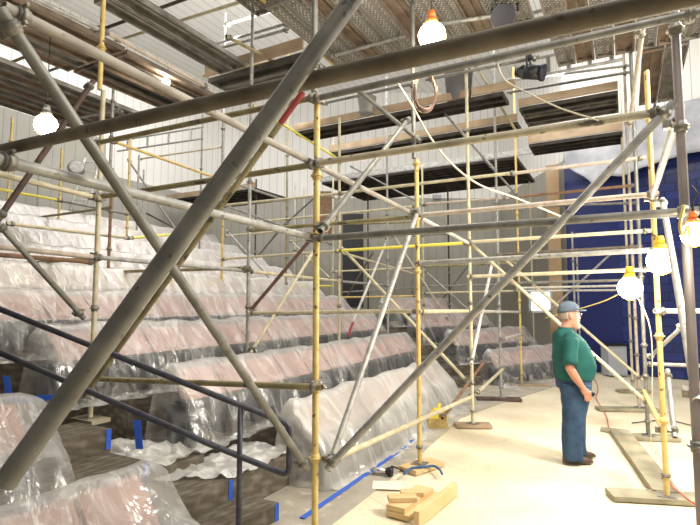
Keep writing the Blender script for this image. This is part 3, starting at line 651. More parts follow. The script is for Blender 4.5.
brace(pv(492, 264, .1), pv(472, 360, .1), 'pale', 'pale steep brace between whitish and grey uprights')
brace(pv(484, 362, -.15), pv(444, 416, -.15), 'rust', 'thin brown stick leaning over the carpeted far steps')
brace(pu(360, 92, 1.94), pu(416, 138, 1.94), 'grey', 'grey brace falling right below the zinc bucket')
brace(pu(434, 101, 5.5), pu(491, 166, 5.5), 'galv', 'grey brace falling right from the hanging cable coil')
brace(pu(476, 66, 6.2), pu(516, 131, 6.2), 'olive', 'olive brace falling right beside the whitish upright top')
brace(pu(352, 167, 8.35), pu(423, 205, 8.35), 'grey', 'grey brace falling right under the far deck')
brace(pu(484, 159, 8.0), pu(516, 194, 8.0), 'grey', 'short grey brace under the far deck right of whitish upright')
brace(pv(252, 105, -3.6), pv(340, 160, -3.6), 'bright_yellow', 'light yellow brace falling right below thick brown tube to pale yellow upright')
brace(pv(258, -4, -2.0), pv(345, 75, -2.0), 'yellow', 'yellow brace falling right from the top, left of thick diagonal')
brace(pv(363, 10, -.6), pv(398, 52, -.6), 'galv', 'pale brace under perforated deck right of thick diagonal')
brace(pu(129, 161, 5.0), pu(176, 230, 5.0), 'grey', 'thin grey brace crossing above the pale grey tube at left')
brace(pu(228, 232, 6.0), pu(286, 296, 6.0), 'galv', 'light grey brace falling right behind the grey seat upright')
brace(pu(258, 256, 6.6), pu(283, 226, 6.6), 'grey', 'short thin grey brace right of the grey seat upright')
brace(pu(286.5, 223, 6.25), pu(316, 196, 6.25), 'grey', 'thin grey brace left of nearest yellow upright before grey wall')
brace(pu(292, 242, 8.8), pu(330, 278, 8.8), 'cream', 'thin cream brace crossing behind the nearest yellow upright')
brace(pu(345, 300, 9.5), pu(372, 254, 9.5), 'dull', 'thin dull brace before grey wall right of pale yellow upright')
brace(pu(148, 214, 6.4), pu(178, 230, 6.4), 'darkrust', 'short dark brace before grey panels left of thick diagonal')
brace(pu(440, 302, 11), pu(468, 266, 11), 'grey', 'thin grey brace before the far panelled wall')
brace(pu(615, 250, 9.3), pu(548, 312, 9.3), 'galv', 'thin grey brace rising right before the dark blue wall')
brace(at(675, 124, 3.0), at(652, 198, 4.55), 'pale', 'pale steep brace left of the right edge upright')
brace(at(663, 203, 4.4), at(696, 392, 2.75), 'pale', 'pale brace descending steeply to the right edge upright')
brace(at(642, 34, 4.8), at(630, 122, 6.0), 'pinkish', 'pinkish brace at the top of the right uprights')
brace(at(683, 326, 6.0), at(651, 356, 6.9), 'galv', 'grey brace before blue bricks on the right')
led(at(662, 311, 4.6), at(712, 311, 4.6), 'pale', 'white level tube from yellow and rusty upright to right')
led(at(650, 364, 6.7), at(710, 366, 6.4), 'galv', 'grey low tube before the blue bricks on the right')
led(at(644, 391, 6.6), at(663, 430, 4.7), 'yellow', 'yellow low rail between the right uprights near the floor')
brace(at(668, 376, 5.0), at(674, 430, 4.7), 'galv', 'grey steep brace at foot of yellow and rusty upright')
led(pu(511, 80, 6.3), pu(625, 66, 6.3), 'galv', 'grey tube before slanting white boards, upper of two at right')
led(pu(511, 92, 6.3), pu(625, 73, 6.3), 'grey', 'grey tube before slanting white boards, lower of two at right')
led(pu(325, 103, 3.9), pu(412, 84, 3.9), 'grey', 'grey tube above the timber deck edge near the zinc bucket')
led(pu(430, 79, 3.9), pu(534, 58, 3.9), 'grey', 'grey tube left of the lower stage light')
led(pu(92, 33, 1.5), pu(196, -5, 1.5), 'darkrust', 'dark brown tube rising right from yellow tube at top left')
led(pu(118, 40, 2.0), pu(300, -17, 2.0), 'cream', 'yellow tube rising right across the top left decks')
led(pu(0, 67, 1.2), pu(96, 28, 1.2), 'olive', 'olive tube rising right under the top left deck')
led(pu(30, 78, 2.2), pu(100, 52, 2.2), 'grey', 'thin grey tube under the top left deck')
led(pu(227, 24, 3.0), pu(320, -4, 3.0), 'galv', 'grey tube at top before white boards left of the thick diagonal')
led(pu(206, 75, 3.3), pu(310, 54, 3.3), 'yellow', 'yellow tube on the small deck left of the thick diagonal')
led(pu(336, 55, 2.5), pu(400, 37, 2.5), 'galv', 'thin grey tube along edge of perforated deck')
led(pu(440, 24, 2.4), pu(500, 15, 2.4), 'galv', 'grey tube under perforated deck right of orange lamp part')
led(pu(515, 18, 3.6), pu(600, -6, 3.6), 'galv', 'pale tube above the thick brown tube at upper right')
led(pv(106, 32, -2.6), pv(205, 86, -2.6), 'pinkish', 'beige tube edging the brown deck at top left')
led(pv(20, -8, -2.6), pv(100, 30, -2.6), 'galv', 'grey tube edging the deck in the top left corner')
led(pv(230, 38, -2.39), pv(290, 70, -2.39), 'olive', 'olive tube falling right over the small deck')
led(pu(205, 47, 3.0), pu(285, 24, 3.0), 'galv', 'grey tube of the double rail before white boards, upper')
led(pu(210, 51, 3.0), pu(285, 30, 3.0), 'galv', 'grey tube of the double rail before white boards, lower')

# ladder beam under the thick brown tube
def ladder_beam(p, q, h, n, label):
    root = empty('ladder_beam', p); tag(root, label, 'scaffold beam', 'ladder beams')
    p, q = Vector(p), Vector(q)
    for dz in (0, -h):
        m = MB(); m.pipe(p + Z * dz, q + Z * dz, R); m.build('chord', 'galv', root, p)
    for i in range(n):
        c = p.lerp(q, (i + .5) / n); m = MB(); m.box(c - Z * h / 2, (.05, .03, h)); m.build('rung', 'galv', root, p)
ladder_beam(pu(118, 141, 6.0), pu(203, 127, 6.0), .3, 4, 'grey ladder beam under left part of thick brown tube')
ladder_beam(pu(538, 58, 4.6), pu(622, 40, 4.6), .28, 4, 'grey ladder beam beside lower stage light at upper right')

# ------------------------------------------------------------------ decks
ZD = 5.2
def plank(u0, u1, v, w, z, mat, along='u'):
    m = MB(); L_ = u1 - u0
    if along == 'u': a, b_, c = U, V, S((u0 + u1) / 2, v, z)
    else: a, b_, c = V, U, S(v, (u0 + u1) / 2, z)
    m.box(c, (L_, w, .004), (a, b_, Z))
    for sg in (-1, 1):
        m.box(c + b_ * (sg * (w / 2 - .002)) - Z * .03, (L_, .004, .06), (a, b_, Z))
        m.box(c + b_ * (sg * (w / 2 - .014)) - Z * .06, (L_, .026, .004), (a, b_, Z))
    m.box(c - Z * .012, (L_, w * .16, .02), (a, b_, Z))
    for sg in (-1, 1): m.box(c + a * (sg * (L_ / 2 - .02)) - Z * .035, (.03, w * .96, .055), (a, b_, Z))
    o = m.build('deck_plank', mat, loc=c); return o
def deck(u0, u1, v0, v1, z, mats, phrase, along='u', w=.235):
    lo, hi = (v0, v1) if along == 'u' else (u0, u1)
    n = max(1, round((hi - lo) / (w + .012))); w = (hi - lo) / n - .012; ps = []
    for i in range(n):
        c = lo + (i + .5) * (hi - lo) / n
        mat = mats[i % len(mats)]
        o = plank(u0, u1, c, w, z, mat) if along == 'u' else plank(v0, v1, c, w, z, mat, 'v')
        ps.append((c, o))
    if along == 'v': ps.sort(key=lambda t: -t[0])
    for i, (c, o) in enumerate(ps):
        tag(o, ('%s plank from the %s of the %s' % (ORD[i], 'left' if along == 'u' else 'far edge', phrase)) if n > 1 else 'only plank of the ' + phrase, 'deck plank', 'scaffold deck planks')
deck(-1.3, 1.1, -5.05, -3.78, ZD, ['deckbrown', 'deck'], 'metal deck in the top left corner')
deck(1.15, 3.1, -5.0, -3.8, ZD, ['deckbrown', 'deckdark'], 'brown deck above the left small lamp')
deck(.3, 2.9, -7.3, -5.55, ZD, ['deck', 'deckbrown'], 'deck low on the left above the left lamp')
deck(.2, 2.25, -3.15, -2.62, ZD, ['deck'], 'grey deck ending left of the small central deck')
deck(.3, 2.1, -2.35, -1.85, ZD + .6, ['perf'], 'narrow deck at top left of thick diagonal')
deck(2.35, 3.1, -3.5, -1.7, ZD, ['deckdark', 'deck'], 'small central deck left of thick diagonal', 'v')
deck(1.2, 3.0, -1.5, 1.2, ZD, ['perf', 'perf', 'deckbrown'], 'perforated deck over the bright lamp')
deck(2.2, 4.4, 1.3, 3.0, ZD, ['perf', 'deckbrown'], 'perforated deck above the right uprights')
deck(4.5, 6.6, 2.35, 2.9, ZD, ['deckbrown', 'deck'], 'narrow dark deck at the upper right edge')
deck(4.5, 6.6, 3.3, 5.4, ZD, ['perf', 'deckbrown'], 'outermost deck at the upper right edge')
deck(5.0, 5.5, -3.7, .4, ZD, ['deckdark'], 'deck behind the zinc bucket', 'v')
deck(6.55, 7.05, -3.8, .35, ZD, ['deckdark'], 'deck below and behind the zinc bucket', 'v')
deck(5.85, 6.8, .5, 2.05, ZD, ['deckdark', 'deck'], 'timber edged deck at right, upper one', 'v')
deck(8.1, 8.85, .3, 2.1, ZD, ['deckdark'], 'timber edged deck at right, lower one', 'v')
deck(8.9, 11.6, -5.5, -.1, ZD, ['deckdark'], 'far black deck before the grey wall', 'v')
deck(7.7, 9.3, -10.4, -6.9, ZD - .25, ['deckdark'], 'far black deck on the left side', 'v')
def board(u, v0, v1, z, h, mat, label, th=.038):
    a, b_ = S(u, v0, z + h / 2), S(u, v1, z + h / 2); m = MB(); m.box((a + b_) / 2, ((b_ - a).length, th, h), (V, U, Z))
    tag(m.build('toe_board', mat, loc=(a + b_) / 2), label, 'timber board', 'toe boards')
board(4.95, -3.7, -.15, ZD + .0, .13, 'timber', 'long brown toe board under the zinc bucket')
board(4.95, -.1, .6, ZD + .0, .13, 'timber', 'short toe board left of the hanging lower stage light')
board(6.5, -3.8, .35, ZD + .0, .14, 'timber', 'long toe board of the lower deck behind the cable coil')
board(5.8, .5, 2.05, ZD + .0, .13, 'timber', 'orange-brown toe board before slanting white boards at right')
board(8.05, .3, 2.1, ZD + .0, .17, 'timber', 'lower toe board above the hanging grey-white sheet')
board(2.3, -3.5, -1.7, ZD + .01, .16, 'timber', 'toe board along the small central deck')
board(8.85, -5.5, .3, ZD, .13, 'galv', 'pale board edging the far black deck before the grey wall')
board(7.65, -10.4, -6.9, ZD - .25, .14, 'timber', 'board edging the far black deck on the left side')
board(1.25, -1.9, -.95, ZD + .35, .2, 'timber', 'brown toe board at top beside the thick diagonal')

# ------------------------------------------------------------------ sole boards and timber
def slab(name, c, along, L_, w, h, mat, label, cat, group=None, z0=0):
    along = Vector(along).normalized(); side = Z.cross(along); m = MB(); c = Vector(c); c.z = z0 + h / 2
    m.box(c, (L_, w, h), (along, side, Z)); o = m.build(name, mat, loc=(c.x, c.y, z0)); 
    bv = o.modifiers.new('bevel', 'BEVEL'); bv.width = .004; bv.segments = 2
    return tag(o, label, cat, group)
def foot(x, y, u, v): q = at(x, y, S(u, v).y); q.z = 0; return q
gW = 'sole boards'
slab('sole_board', foot(418, 300, 2.0, .05) + Vector((.02, 0, 0)), (.75, .66, 0), .46, .25, .045, 'freshwood', 'short pine board under the foot of the orange-yellow upright', 'timber', gW)
slab('sole_board', foot(470.5, 300, 4.05, .06), (1, -.05, 0), .5, .22, .045, 'timber', 'short board under the foot of the whitish upright', 'timber', gW)
slab('sole_board', foot(499, 300, 6.25, 0) + Vector((-.05, 0, 0)), (1, -.13, 0), .78, .22, .045, 'darkrust', 'long dark sole board under the grey upright', 'timber', gW)
slab('sole_board', foot(519.5, 300, 8.1, .03) + Vector((.1, 0, 0)), (1, -.06, 0), .9, .22, .045, 'timber', 'brown sole board under the dull yellow upright near far seats', 'timber', gW)
slab('sole_board', foot(657.5, 300, 2.2, 2.28) + Vector((.1, 0, 0)), (1, -.16, 0), 1.15, .23, .045, 'greywood', 'sole board with yellowish end lying across under yellow and rusty upright', 'timber', gW)
slab('sole_board', foot(642, 300, 4.5, 2.22), (1, -.12, 0), .7, .22, .045, 'greywood', 'short sole board under the grey right hand upright', 'timber', gW)
slab('sole_board', foot(634.5, 300, 6.45, 2.17) + Vector((-.2, 0, 0)), (1, -.08, 0), .95, .22, .045, 'greywood', 'sole board under the pink-stained pale upright', 'timber', gW)
slab('sole_board', foot(629, 300, 8.4, 2.2), (1, -.08, 0), .6, .22, .045, 'greywood', 'furthest short sole board in the right hand line', 'timber', gW)
slab('sole_board', foot(96.5, 260, 0, -2.45), V, .34, .2, .04, 'greywood', 'dusty board on stair tread under cream upright', 'timber', gW, z0=.61)
p0, p1 = pz(622, 436), pz(672, 502)
slab('scaffold_plank', (p0 + p1) / 2 + Vector((.02, .1, 0)), p1 - p0, (p1 - p0).length, .23, .06, 'greywood', 'long grey plank on the floor beside the man', 'timber')
slab('scaffold_plank', pz(613, 432), (1, -.6, 0), .3, .12, .04, 'greywood', 'small wood scrap at the far end of long grey plank', 'timber')
# pile of pine offcuts
q = pz(413, 518); dl = (pz(460, 488) - pz(418, 522)).normalized(); sd = Z.cross(dl)
slab('timber_offcut', q + dl * .22 + sd * .10, dl, .62, .2, .045, 'freshwood', 'lowest wide pine board of the offcut pile', 'timber', 'pine offcuts')
slab('timber_offcut', q + dl * .2 + sd * .12, dl, .56, .17, .045, 'freshwood', 'second pine board in the offcut pile', 'timber', 'pine offcuts', .046)
slab('timber_offcut', q + dl * .06 + sd * .13, (dl * .6 - sd * .8), .24, .1, .04, 'freshwood', 'short pine block on top of the offcut pile, front', 'timber', 'pine offcuts', .092)
slab('timber_offcut', q + dl * .22 + sd * .12, (dl * .55 - sd * .84), .2, .09, .035, 'freshwood', 'short pine block on top of the offcut pile, behind', 'timber', 'pine offcuts', .092)
slab('timber_offcut', q + dl * .26 - sd * .10, dl, .8, .05, .12, 'freshwood', 'long pine batten on edge right of the offcut pile', 'timber', 'pine offcuts')
slab('cardboard_sheet', pz(388, 486), (1, -.1, 0), .3, .22, .004, 'card', 'pale square card on the bare floor by the plastic sheet', 'card', z0=.005)

# ------------------------------------------------------------------ handrail
def fillet(pts, r=.06, n=6):
    out = [Vector(pts[0])]
    for i in range(1, len(pts) - 1):
        a, b_, c = Vector(pts[i - 1]), Vector(pts[i]), Vector(pts[i + 1])
        d1, d2 = (a - b_).normalized(), (c - b_).normalized(); rr = min(r, (a - b_).length / 2.2, (c - b_).length / 2.2)
        s_, e_ = b_ + d1 * rr, b_ + d2 * rr
        for k in range(n + 1): t = k / n; out.append(s_.lerp(b_, t).lerp(b_.lerp(e_, t), t))
    out.append(Vector(pts[-1])); return out
YH = 3.55
hr = empty('handrail', at(240, 520, YH) * 1); tag(hr, 'slate grey handrail with two rails descending the carpeted stairs', 'handrail')
hb = hr.location.copy()
m = MB(); m.path(fillet([at(-70, 281, YH), at(232, 402, YH), at(289.5, 424, YH), at(289, 476, YH), at(213, 445.5, YH), at(-70, 322, YH)]), .021, 12); m.build('rail', 'rail', hr, hb)
pt, pb = at(240.5, 406, YH), at(240.5, 406, YH); pb.z = .1
m = MB(); m.cyl(pt, pb, .019, n=12); m.build('post', 'rail', hr, hb)
pt = at(-40, 294, YH); pb = pt.copy(); pb.z = .8
m = MB(); m.cyl(pt, pb, .019, n=12); m.build('post', 'rail', hr, hb)

# ------------------------------------------------------------------ work lamps
def lamp(c, r, power, label, cap, small=False, top=None):
    c = Vector(c); root = empty('work_lamp', c); tag(root, label, 'work lamp', 'glowing work lamps')
    m = MB(); m.ball(c, r, r, r * 1.0); m.build('globe', 'bulbfar' if small else 'bulb', root, c)  # globe enlarged beyond bulb size to stand for its glare
    m = MB(); m.cyl(c + Z * r * .9, c + Z * r * 1.25, r * .5, r * .42, 14); m.cyl(c + Z * r * 1.25, c + Z * r * 1.9, r * .36, r * .26, 12); m.build('cap', cap, root, c)
    if top: m = MB(); m.cyl(c + Z * r * 1.85, Vector((c.x, c.y, top)), .006, n=6); m.build('cord', 'blackcable', root, c)
    else: m = MB(); m.path([c + Z * r * 1.9, c + Z * (r * 1.9 + .05), c + Vector((.03, 0, r * 1.9 + .09)), c + Vector((0, 0, r * 1.9 + .13))], .005, 6); m.build('hook', 'blackcable', root, c)
    if not small:
        m = MB()
        for i in range(6):
            a = i * math.pi / 3; e = Vector((math.cos(a), math.sin(a), 0))
            m.path([c + Z * r * 1.1 + e * r * .5, c + e * r * 1.08, c - Z * r * .8 + e * r * .72, c - Z * r * 1.1], .003, 5)
        m.build('wire_guard', 'lampcap', root, c)
    l = bpy.data.lights.new('bulb_light', 'POINT'); l.energy = power; l.color = (1, .9, .72); l.shadow_soft_size = r
    lo = bpy.data.objects.new('bulb_light', l); C.objects.link(lo); lo.parent = root; lo.location = (0, -r * 1.5, -r * 1.5)
lamp(at(630, 288, 6.2), .14, 110, 'glowing lamp left of the right uprights, above the man', 'lampcap')
lamp(at(661, 261, 4.2), .11, 80, 'glowing lamp on the yellow and rusty upright', 'lampcap')
lamp(at(694, 234, 2.5), .06, 12, 'glowing lamp cut by the right edge', 'orange')
lamp(at(432, 36, 5.0), .14, 60, 'bright lamp glowing above the thick brown tube', 'orange', top=ZD - .003)
lamp(at(46, 125, 6.0), .13, 45, 'glowing lamp at left behind the thick brown tube', 'galv', top=ZD - .003)
lamp(at(166, 82, 7.5), .06, 25, 'small glowing lamp under the brown deck at upper left', 'galv', True)

# ------------------------------------------------------------------ stage lights
def stage_light(c, d, s, label):
    c = Vector(c); d = Vector(d).normalized(); x = d.cross(Z).normalized(); root = empty('stage_light', c); tag(root, label, 'stage light', 'black stage lights')
    m = MB(); m.cyl(c - d * .16 * s, c - d * .05 * s, .055 * s, .085 * s, 16); m.cyl(c - d * .05 * s, c + d * .14 * s, .085 * s, n=16); m.build('housing', 'black', root, c)
    m = MB(); m.cyl(c + d * .14 * s, c + d * .18 * s, .1 * s, n=16); m.build('lens', 'lens', root, c)
    m = MB(); h = .15 * s
    m.path(fillet([c + x * .11 * s, c + x * .11 * s + Z * h, c - x * .11 * s + Z * h, c - x * .11 * s], .02), .012 * s, 6); m.build('yoke', 'black', root, c)
    m = MB(); m.box(c + Z * (h + .05 * s), (.06 * s, .05 * s, .1 * s)); m.build('hook_clamp', 'black', root, c)
stage_light(pu(529, 72, 3.84), (.75, -.45, -.25), 1.15, 'lower black stage light hanging under the thick brown tube')
stage_light(at(505, 14, 5.6), (-.35, -.7, -.55), 1.3, 'upper black stage light hanging above the thick brown tube')

# ------------------------------------------------------------------ ropes and cables
def cable(name, pts, r, mat, label, cat):
    P = [Vector(p) for p in pts]; out = []
    for i in range(len(P) - 1):
        p0_, p1_, p2_, p3_ = P[max(i - 1, 0)], P[i], P[i + 1], P[min(i + 2, len(P) - 1)]
        for k in range(6):
            t = k / 6; out.append(.5 * ((2 * p1_) + (p2_ - p0_) * t + (2 * p0_ - 5 * p1_ + 4 * p2_ - p3_) * t * t + (3 * p1_ - p0_ - 3 * p2_ + p3_) * t ** 3))
    out.append(P[-1]); m = MB(); m.path(out, r, 6); return tag(m.build(name, mat, loc=P[0]), label, cat)
cable('rope', [at(396, 80, 5.4), at(413, 107, 5.3), at(430, 137, 5.3), at(452, 164, 5.4), at(480, 185, 5.6), at(516, 198, 5.9), at(560, 216, 6.2)], .011, 'rope', 'long pale rope sagging down right past the orange-yellow upright', 'rope')
cable('rope', [pu(497, 62, -.05), pu(505, 80, -.07), pu(530, 94, -.09), pu(560, 108, -.1), pu(594, 119, -.085), pu(600, 121, -.06)], .005, 'rope', 'white rope slung beneath the lower stage light to the right', 'rope')
cable('power_cable', [at(545, 318, 8), at(575, 310, 7.4), at(604, 301, 6.8), at(626, 290, 6.3)], .008, 'cableyellow', 'yellowish cable drooping from left glowing lamp over the man', 'cable')
cable('power_cable', [at(684, 205, 2.45), at(680, 225, 2.45), at(683, 236, 2.45), at(688, 226, 2.45), at(690, 240, 2.45)], .008, 'cableyellow', 'yellow cable looped round the right edge upright', 'cable')
cable('power_cable', [at(634, 291, 6.1), at(640, 302, 6.0), at(648, 320, 6), at(652, 345, 6), at(652, 400, 6.1), pz(651, 446, .012), pz(657, 452, .012)], .006, 'rope', 'pale cable hanging from left glowing lamp down to the floor', 'cable')
cable('power_cable', [pz(x, y, .008) for x, y in ((594, 378), (598, 388), (596, 398), (602, 408), (607, 418), (609, 428), (616, 438), (624, 452), (640, 466), (655, 482))] + [pz(x, y, .075) for x, y in ((664, 478), (676, 490))] + [pz(700, 508, .03)], .006, 'redcable', 'thin red cable trailing across the floor behind the man', 'cable')
cable('power_cable', [pz(x, y, .008) for x, y in ((632, 423), (650, 421), (668, 420), (690, 425), (705, 428))], .008, 'blackcable', 'black cable on the floor between the right uprights', 'cable')
cable('strap', [pz(x, y, .06) for x, y in ((404, 474), (412, 468), (424, 467), (434, 466), (440, 470), (442, 474))], .012, 'bluestrap', 'dark blue strap lying round foot of orange-yellow upright', 'strap')
cable('power_cable', [pz(x, y, .012) for x, y in ((391, 466), (398, 468), (404, 472))], .006, 'blackcable', 'short black lead beside the black torch', 'cable')
# coil
m = MB(); cc = at(425, 93, 5.0)
for i in range(9):
    ph = random.random() * .3; w = .1 + .02 * random.random(); h = .17 + .04 * random.random(); yy = random.uniform(-.05, .05)
    m.path([cc + Vector((math.cos(t * math.pi / 12 + ph) * w + random.uniform(-.004, .004), yy + .02 * math.sin(t), math.sin(t * math.pi / 12 + ph) * h)) for t in range(25)], .0065, 5)
tag(m.build('cable_coil', 'coil', loc=cc), 'coil of brown cable hanging right of orange-yellow upright top', 'cable')

# ------------------------------------------------------------------ small things
def thing_lathe(name, c, prof, mat, label, cat, n=20):
    c = Vector(c); m = MB(); m.rings([[c + Vector((math.cos(a * 2 * math.pi / n) * r, math.sin(a * 2 * math.pi / n) * r, z)) for a in range(n)] for r, z in prof]); return tag(m.build(name, mat, loc=c), label, cat), c
c = S(4.8, -1.85, ZD + .005); 
o, c = thing_lathe('bucket', pz(367, 114, ZD + .002), [(.13, 0), (.17, .3), (.178, .3), (.178, .32), (.165, .32), (.125, .02)], 'zinc', 'zinc bucket standing on the deck edge', 'bucket')
m = MB(); m.path([c + Vector((math.cos(t * math.pi / 10) * .175, 0, .31 + math.sin(t * math.pi / 10) * .1)) for t in range(11)], .005, 5); m.build('handle', 'zinc', o, c)
thing_lathe('rubbish_bin', pz(457, 100, ZD + .002) + U * .12, [(.2, 0), (.24, .5), (.25, .52), (.22, .52), (.18, .03)], 'greybin', 'dark grey bin on the deck right of the cable coil', 'bin')
m = MB(); c = pz(411, 137, ZD + .08)
for i in range(6):
    a0_ = Vector((-.16 + i * .055, 0, .03 * math.sin(i * 2))); m.box(c + a0_, (.056, .05 + .02 * (i % 2), .16 - .015 * i))
tag(m.build('safety_vest', 'hivis', loc=c), 'lime yellow vest lying on far deck behind orange-yellow upright', 'vest')
# broom on the floor
c = pz(437, 428); root = empty('broom', c); tag(root, 'yellow topped hand broom at corner of the plastic sheet', 'broom')
m = MB(); m.rings([[c + Vector((x * w, y * .09, z)) for x, y in ((-1, -.6), (1, -.6), (1, .6), (-1, .6))] for w, z in ((.16, .0), (.13, .14))], smooth=False); m.build('bristles', 'bristle', root, c)
m = MB(); m.rings([[c + Vector((x * w + .02, y * .08, z)) for x, y in ((-1, -.6), (1, -.6), (1, .6), (-1, .6))] for w, z in ((.14, .14), (.12, .2), (.05, .27))], smooth=False); m.build('head', 'yellowplastic', root, c)
m = MB(); m.cyl(c + Vector((.02, 0, .25)), c + Vector((.05, .03, .33)), .02, n=8); m.build('handle', 'yellowplastic', root, c)
# torch
c = pz(384, 471, .05); d = Vector((1, -.3, .02)).normalized(); root = empty('torch', c); tag(root, 'black and silver torch lying against the plastic sheet', 'torch')
m = MB(); m.cyl(c - d * .12, c + d * .02, .03, n=14); m.build('body', 'chrome', root, c)
m = MB(); m.cyl(c + d * .02, c + d * .05, .03, .046, 14); m.cyl(c + d * .05, c + d * .09, .046, n=14); m.build('head', 'black', root, c)
m = MB(); m.cyl(c + d * .09, c + d * .093, .03, n=14); m.build('lens', 'lens', root, c)
P_ = [pv(200, 240, -10.68), pv(220, 250, -10.68), pv(262, 250, -10.68), pv(283, 245, -10.68), pv(283, 268, -10.68)]
m = MB()
for i in range(4): m.cyl(P_[i], P_[i + 1], .04, n=8)
for p_ in P_: m.cyl(p_, p_ - V * .14, .03, n=8)
tag(m.build('wall_handrail', 'black', loc=P_[0]), 'dark bent handrail fixed to the grey panelled wall', 'handrail')
# white fixture, cabinet, white window, hanging sheet, ladder
c = at(437, 197, 18.24); m = MB(); m.box(c, (.3, .1, .14)); m.box(c - Z * .02 - Vector((0, .06, 0)), (.24, .06, .1)); tag(m.build('exit_light', 'whitesheet', loc=c), 'small white box light under the far black deck', 'light fitting')
c = pz(619, 377); root = empty('metal_cabinet', c); tag(root, 'light grey cabinet against the dark blue wall', 'cabinet')
m = MB(); m.box(c + Vector((0, .2, .38)), (.44, .36, .7)); m.build('body', 'greypanel', root, c)
m = MB(); m.box(c + Vector((0, .01, .38)), (.4, .02, .62)); m.build('door', 'greypanel', root, c)
m = MB(); m.box(c + Vector((0, .2, .75)), (.5, .42, .05)); m.build('top', 'black', root, c)
c = at(540, 301, 12.9); m = MB(); m.box(c, (.5, .05, .5)); o = struct(m.build('window_1', plain('lit_window', (.9, .9, .9), .5, 0, (1, .98, .94), 1.4), loc=c))
m = MB()
for dx, dz, sx, sz in ((0, .27, .58, .05), (0, -.27, .58, .05), (.27, 0, .05, .58), (-.27, 0, .05, .58)): m.box(c + Vector((dx, -.02, dz)), (sx, .08, sz))
m.build('window_frame', 'greypanel', o, c)
m = MB(); n0, n1 = 60, 16
def onwall(t):
    W_ = [Vector((5.8, 13.25, 0)), Vector((6.7, 12.5, 0)), Vector((10.8, 8.8, 0))]; l0 = (W_[1] - W_[0]).length; l1 = (W_[2] - W_[1]).length; d = t * (l0 + l1)
    return W_[0].lerp(W_[1], d / l0) if d < l0 else W_[1].lerp(W_[2], (d - l0) / l1)
KEY = [(0, 5.45), (.06, 5.0), (.1, 4.72), (.14, 4.95), (.2, 4.8), (.26, 4.95), (.4, 5.1), (1, 5.2)]
for i in range(n0 + 1):
    t = i / n0; k = max(j for j in range(len(KEY) - 1) if KEY[j][0] <= t); zb = KEY[k][1] + (KEY[k + 1][1] - KEY[k][1]) * (t - KEY[k][0]) / (KEY[k + 1][0] - KEY[k][0])
    for j in range(n1 + 1):
        q_ = j / n1; w_ = onwall(t); m.v.append(Vector((w_.x - .12 - .12 * q_ * (1 + noise.noise(Vector((t * 16, q_ * 2, 3)))), w_.y - .12 - .2 * q_ * (1 + noise.noise(Vector((t * 22, q_ * 2, 0)))), 6.4 + (zb - 6.4) * q_)))
for i in range(n0):
    for j in range(n1):
        k = i * (n1 + 1) + j; m.f.append((k, k + 1, k + n1 + 2, k + n1 + 1)); m.sm.append(True)
o = m.build('hanging_sheet', 'whitesheet', loc=(6.7, 12.3, 6.4)); tag(o, 'crumpled grey-white sheet hanging over the top of the blue wall', 'sheet')
sm = o.modifiers.new('thick', 'SOLIDIFY'); sm.thickness = .004
def ladder(p, q, w, n, label):
    p, q = Vector(p), Vector(q); root = empty('ladder', p); tag(root, label, 'ladder')
    x = Vector((w / 2, 0, 0))
    for sg in (-1, 1):
        m = MB(); m.path([p + x * sg, q + x * sg], .03, 4); m.build('stile', 'pale', root, p)
    for i in range(n):
        c = p.lerp(q, (i + .5) / n); m = MB(); m.cyl(c - x, c + x, .015, n=8); m.build('rung', 'pale', root, p)
ladder(at(77, 215, 11.5), at(93, 158, 12.2), .38, 6, 'white ladder leaning up behind the cream stair upright')
c = at(77, 170, 11.8); m = MB(); m.cyl(c, c + Vector((.06, -.14, .02)), .17, .19, 20); m.cyl(c + Vector((.06, -.14, .02)), c + Vector((.08, -.18, .03)), .19, .14, 20); tag(m.build('fan_drum', 'galv', loc=c), 'round silver drum beside the white ladder', 'drum')

# blue tape
def tape(p, q, w, up, label):
    p, q = Vector(p), Vector(q); d = (q - p).normalized(); side = Vector(up).normalized(); nrm = d.cross(side).normalized(); m = MB(); m.box((p + q) / 2, ((q - p).length, w, .003), (d, side, nrm))
    tag(m.build('masking_tape', 'bluetape', loc=(p + q) / 2), label, 'tape', 'blue tape strips')
tape(pz(302, 518, .012), pz(398, 452, .012), .05, V, 'blue tape along the floor edge of the front plastic sheet')
tape(pz(402, 449, .012), pz(446, 409, .012), .05, V, 'blue tape along far floor edge of the front plastic sheet')
def steptape(k, da, label, w=.05):
    s, z, u = ST[k]; u += da - w / 2
    tape(S(u, -s + .004, z), S(u, -s + .004, z - .17), w, U, label)
steptape(0, 0, 'blue tape on lowest stair riser end')
steptape(1, 0, 'blue tape on second stair riser end, behind handrail post')
steptape(2, 0, 'blue tape on third stair riser end')
steptape(3, 0, 'blue tape on fourth stair riser end below cream upright')
tape(at(137, 420, 4.28), at(139.5, 449, 4.28), .06, (1, 0, 0), 'vertical blue tape on plastic at end of second seat row')
tape(at(6, 376, 4.55), at(10, 402, 4.55), .06, (1, 0, 0), 'upright blue tape at left edge by the handrail')
tape(at(8, 400, 4.55), at(62, 397, 4.55), .05, (0, 0, 1), 'level blue tape at left edge under the lower handrail')
tape(at(388, 293, 5.0), at(387.2, 302, 5.0), .035, (1, 0, 0), 'blue tape wrap on grey tube leaning between yellow uprights')

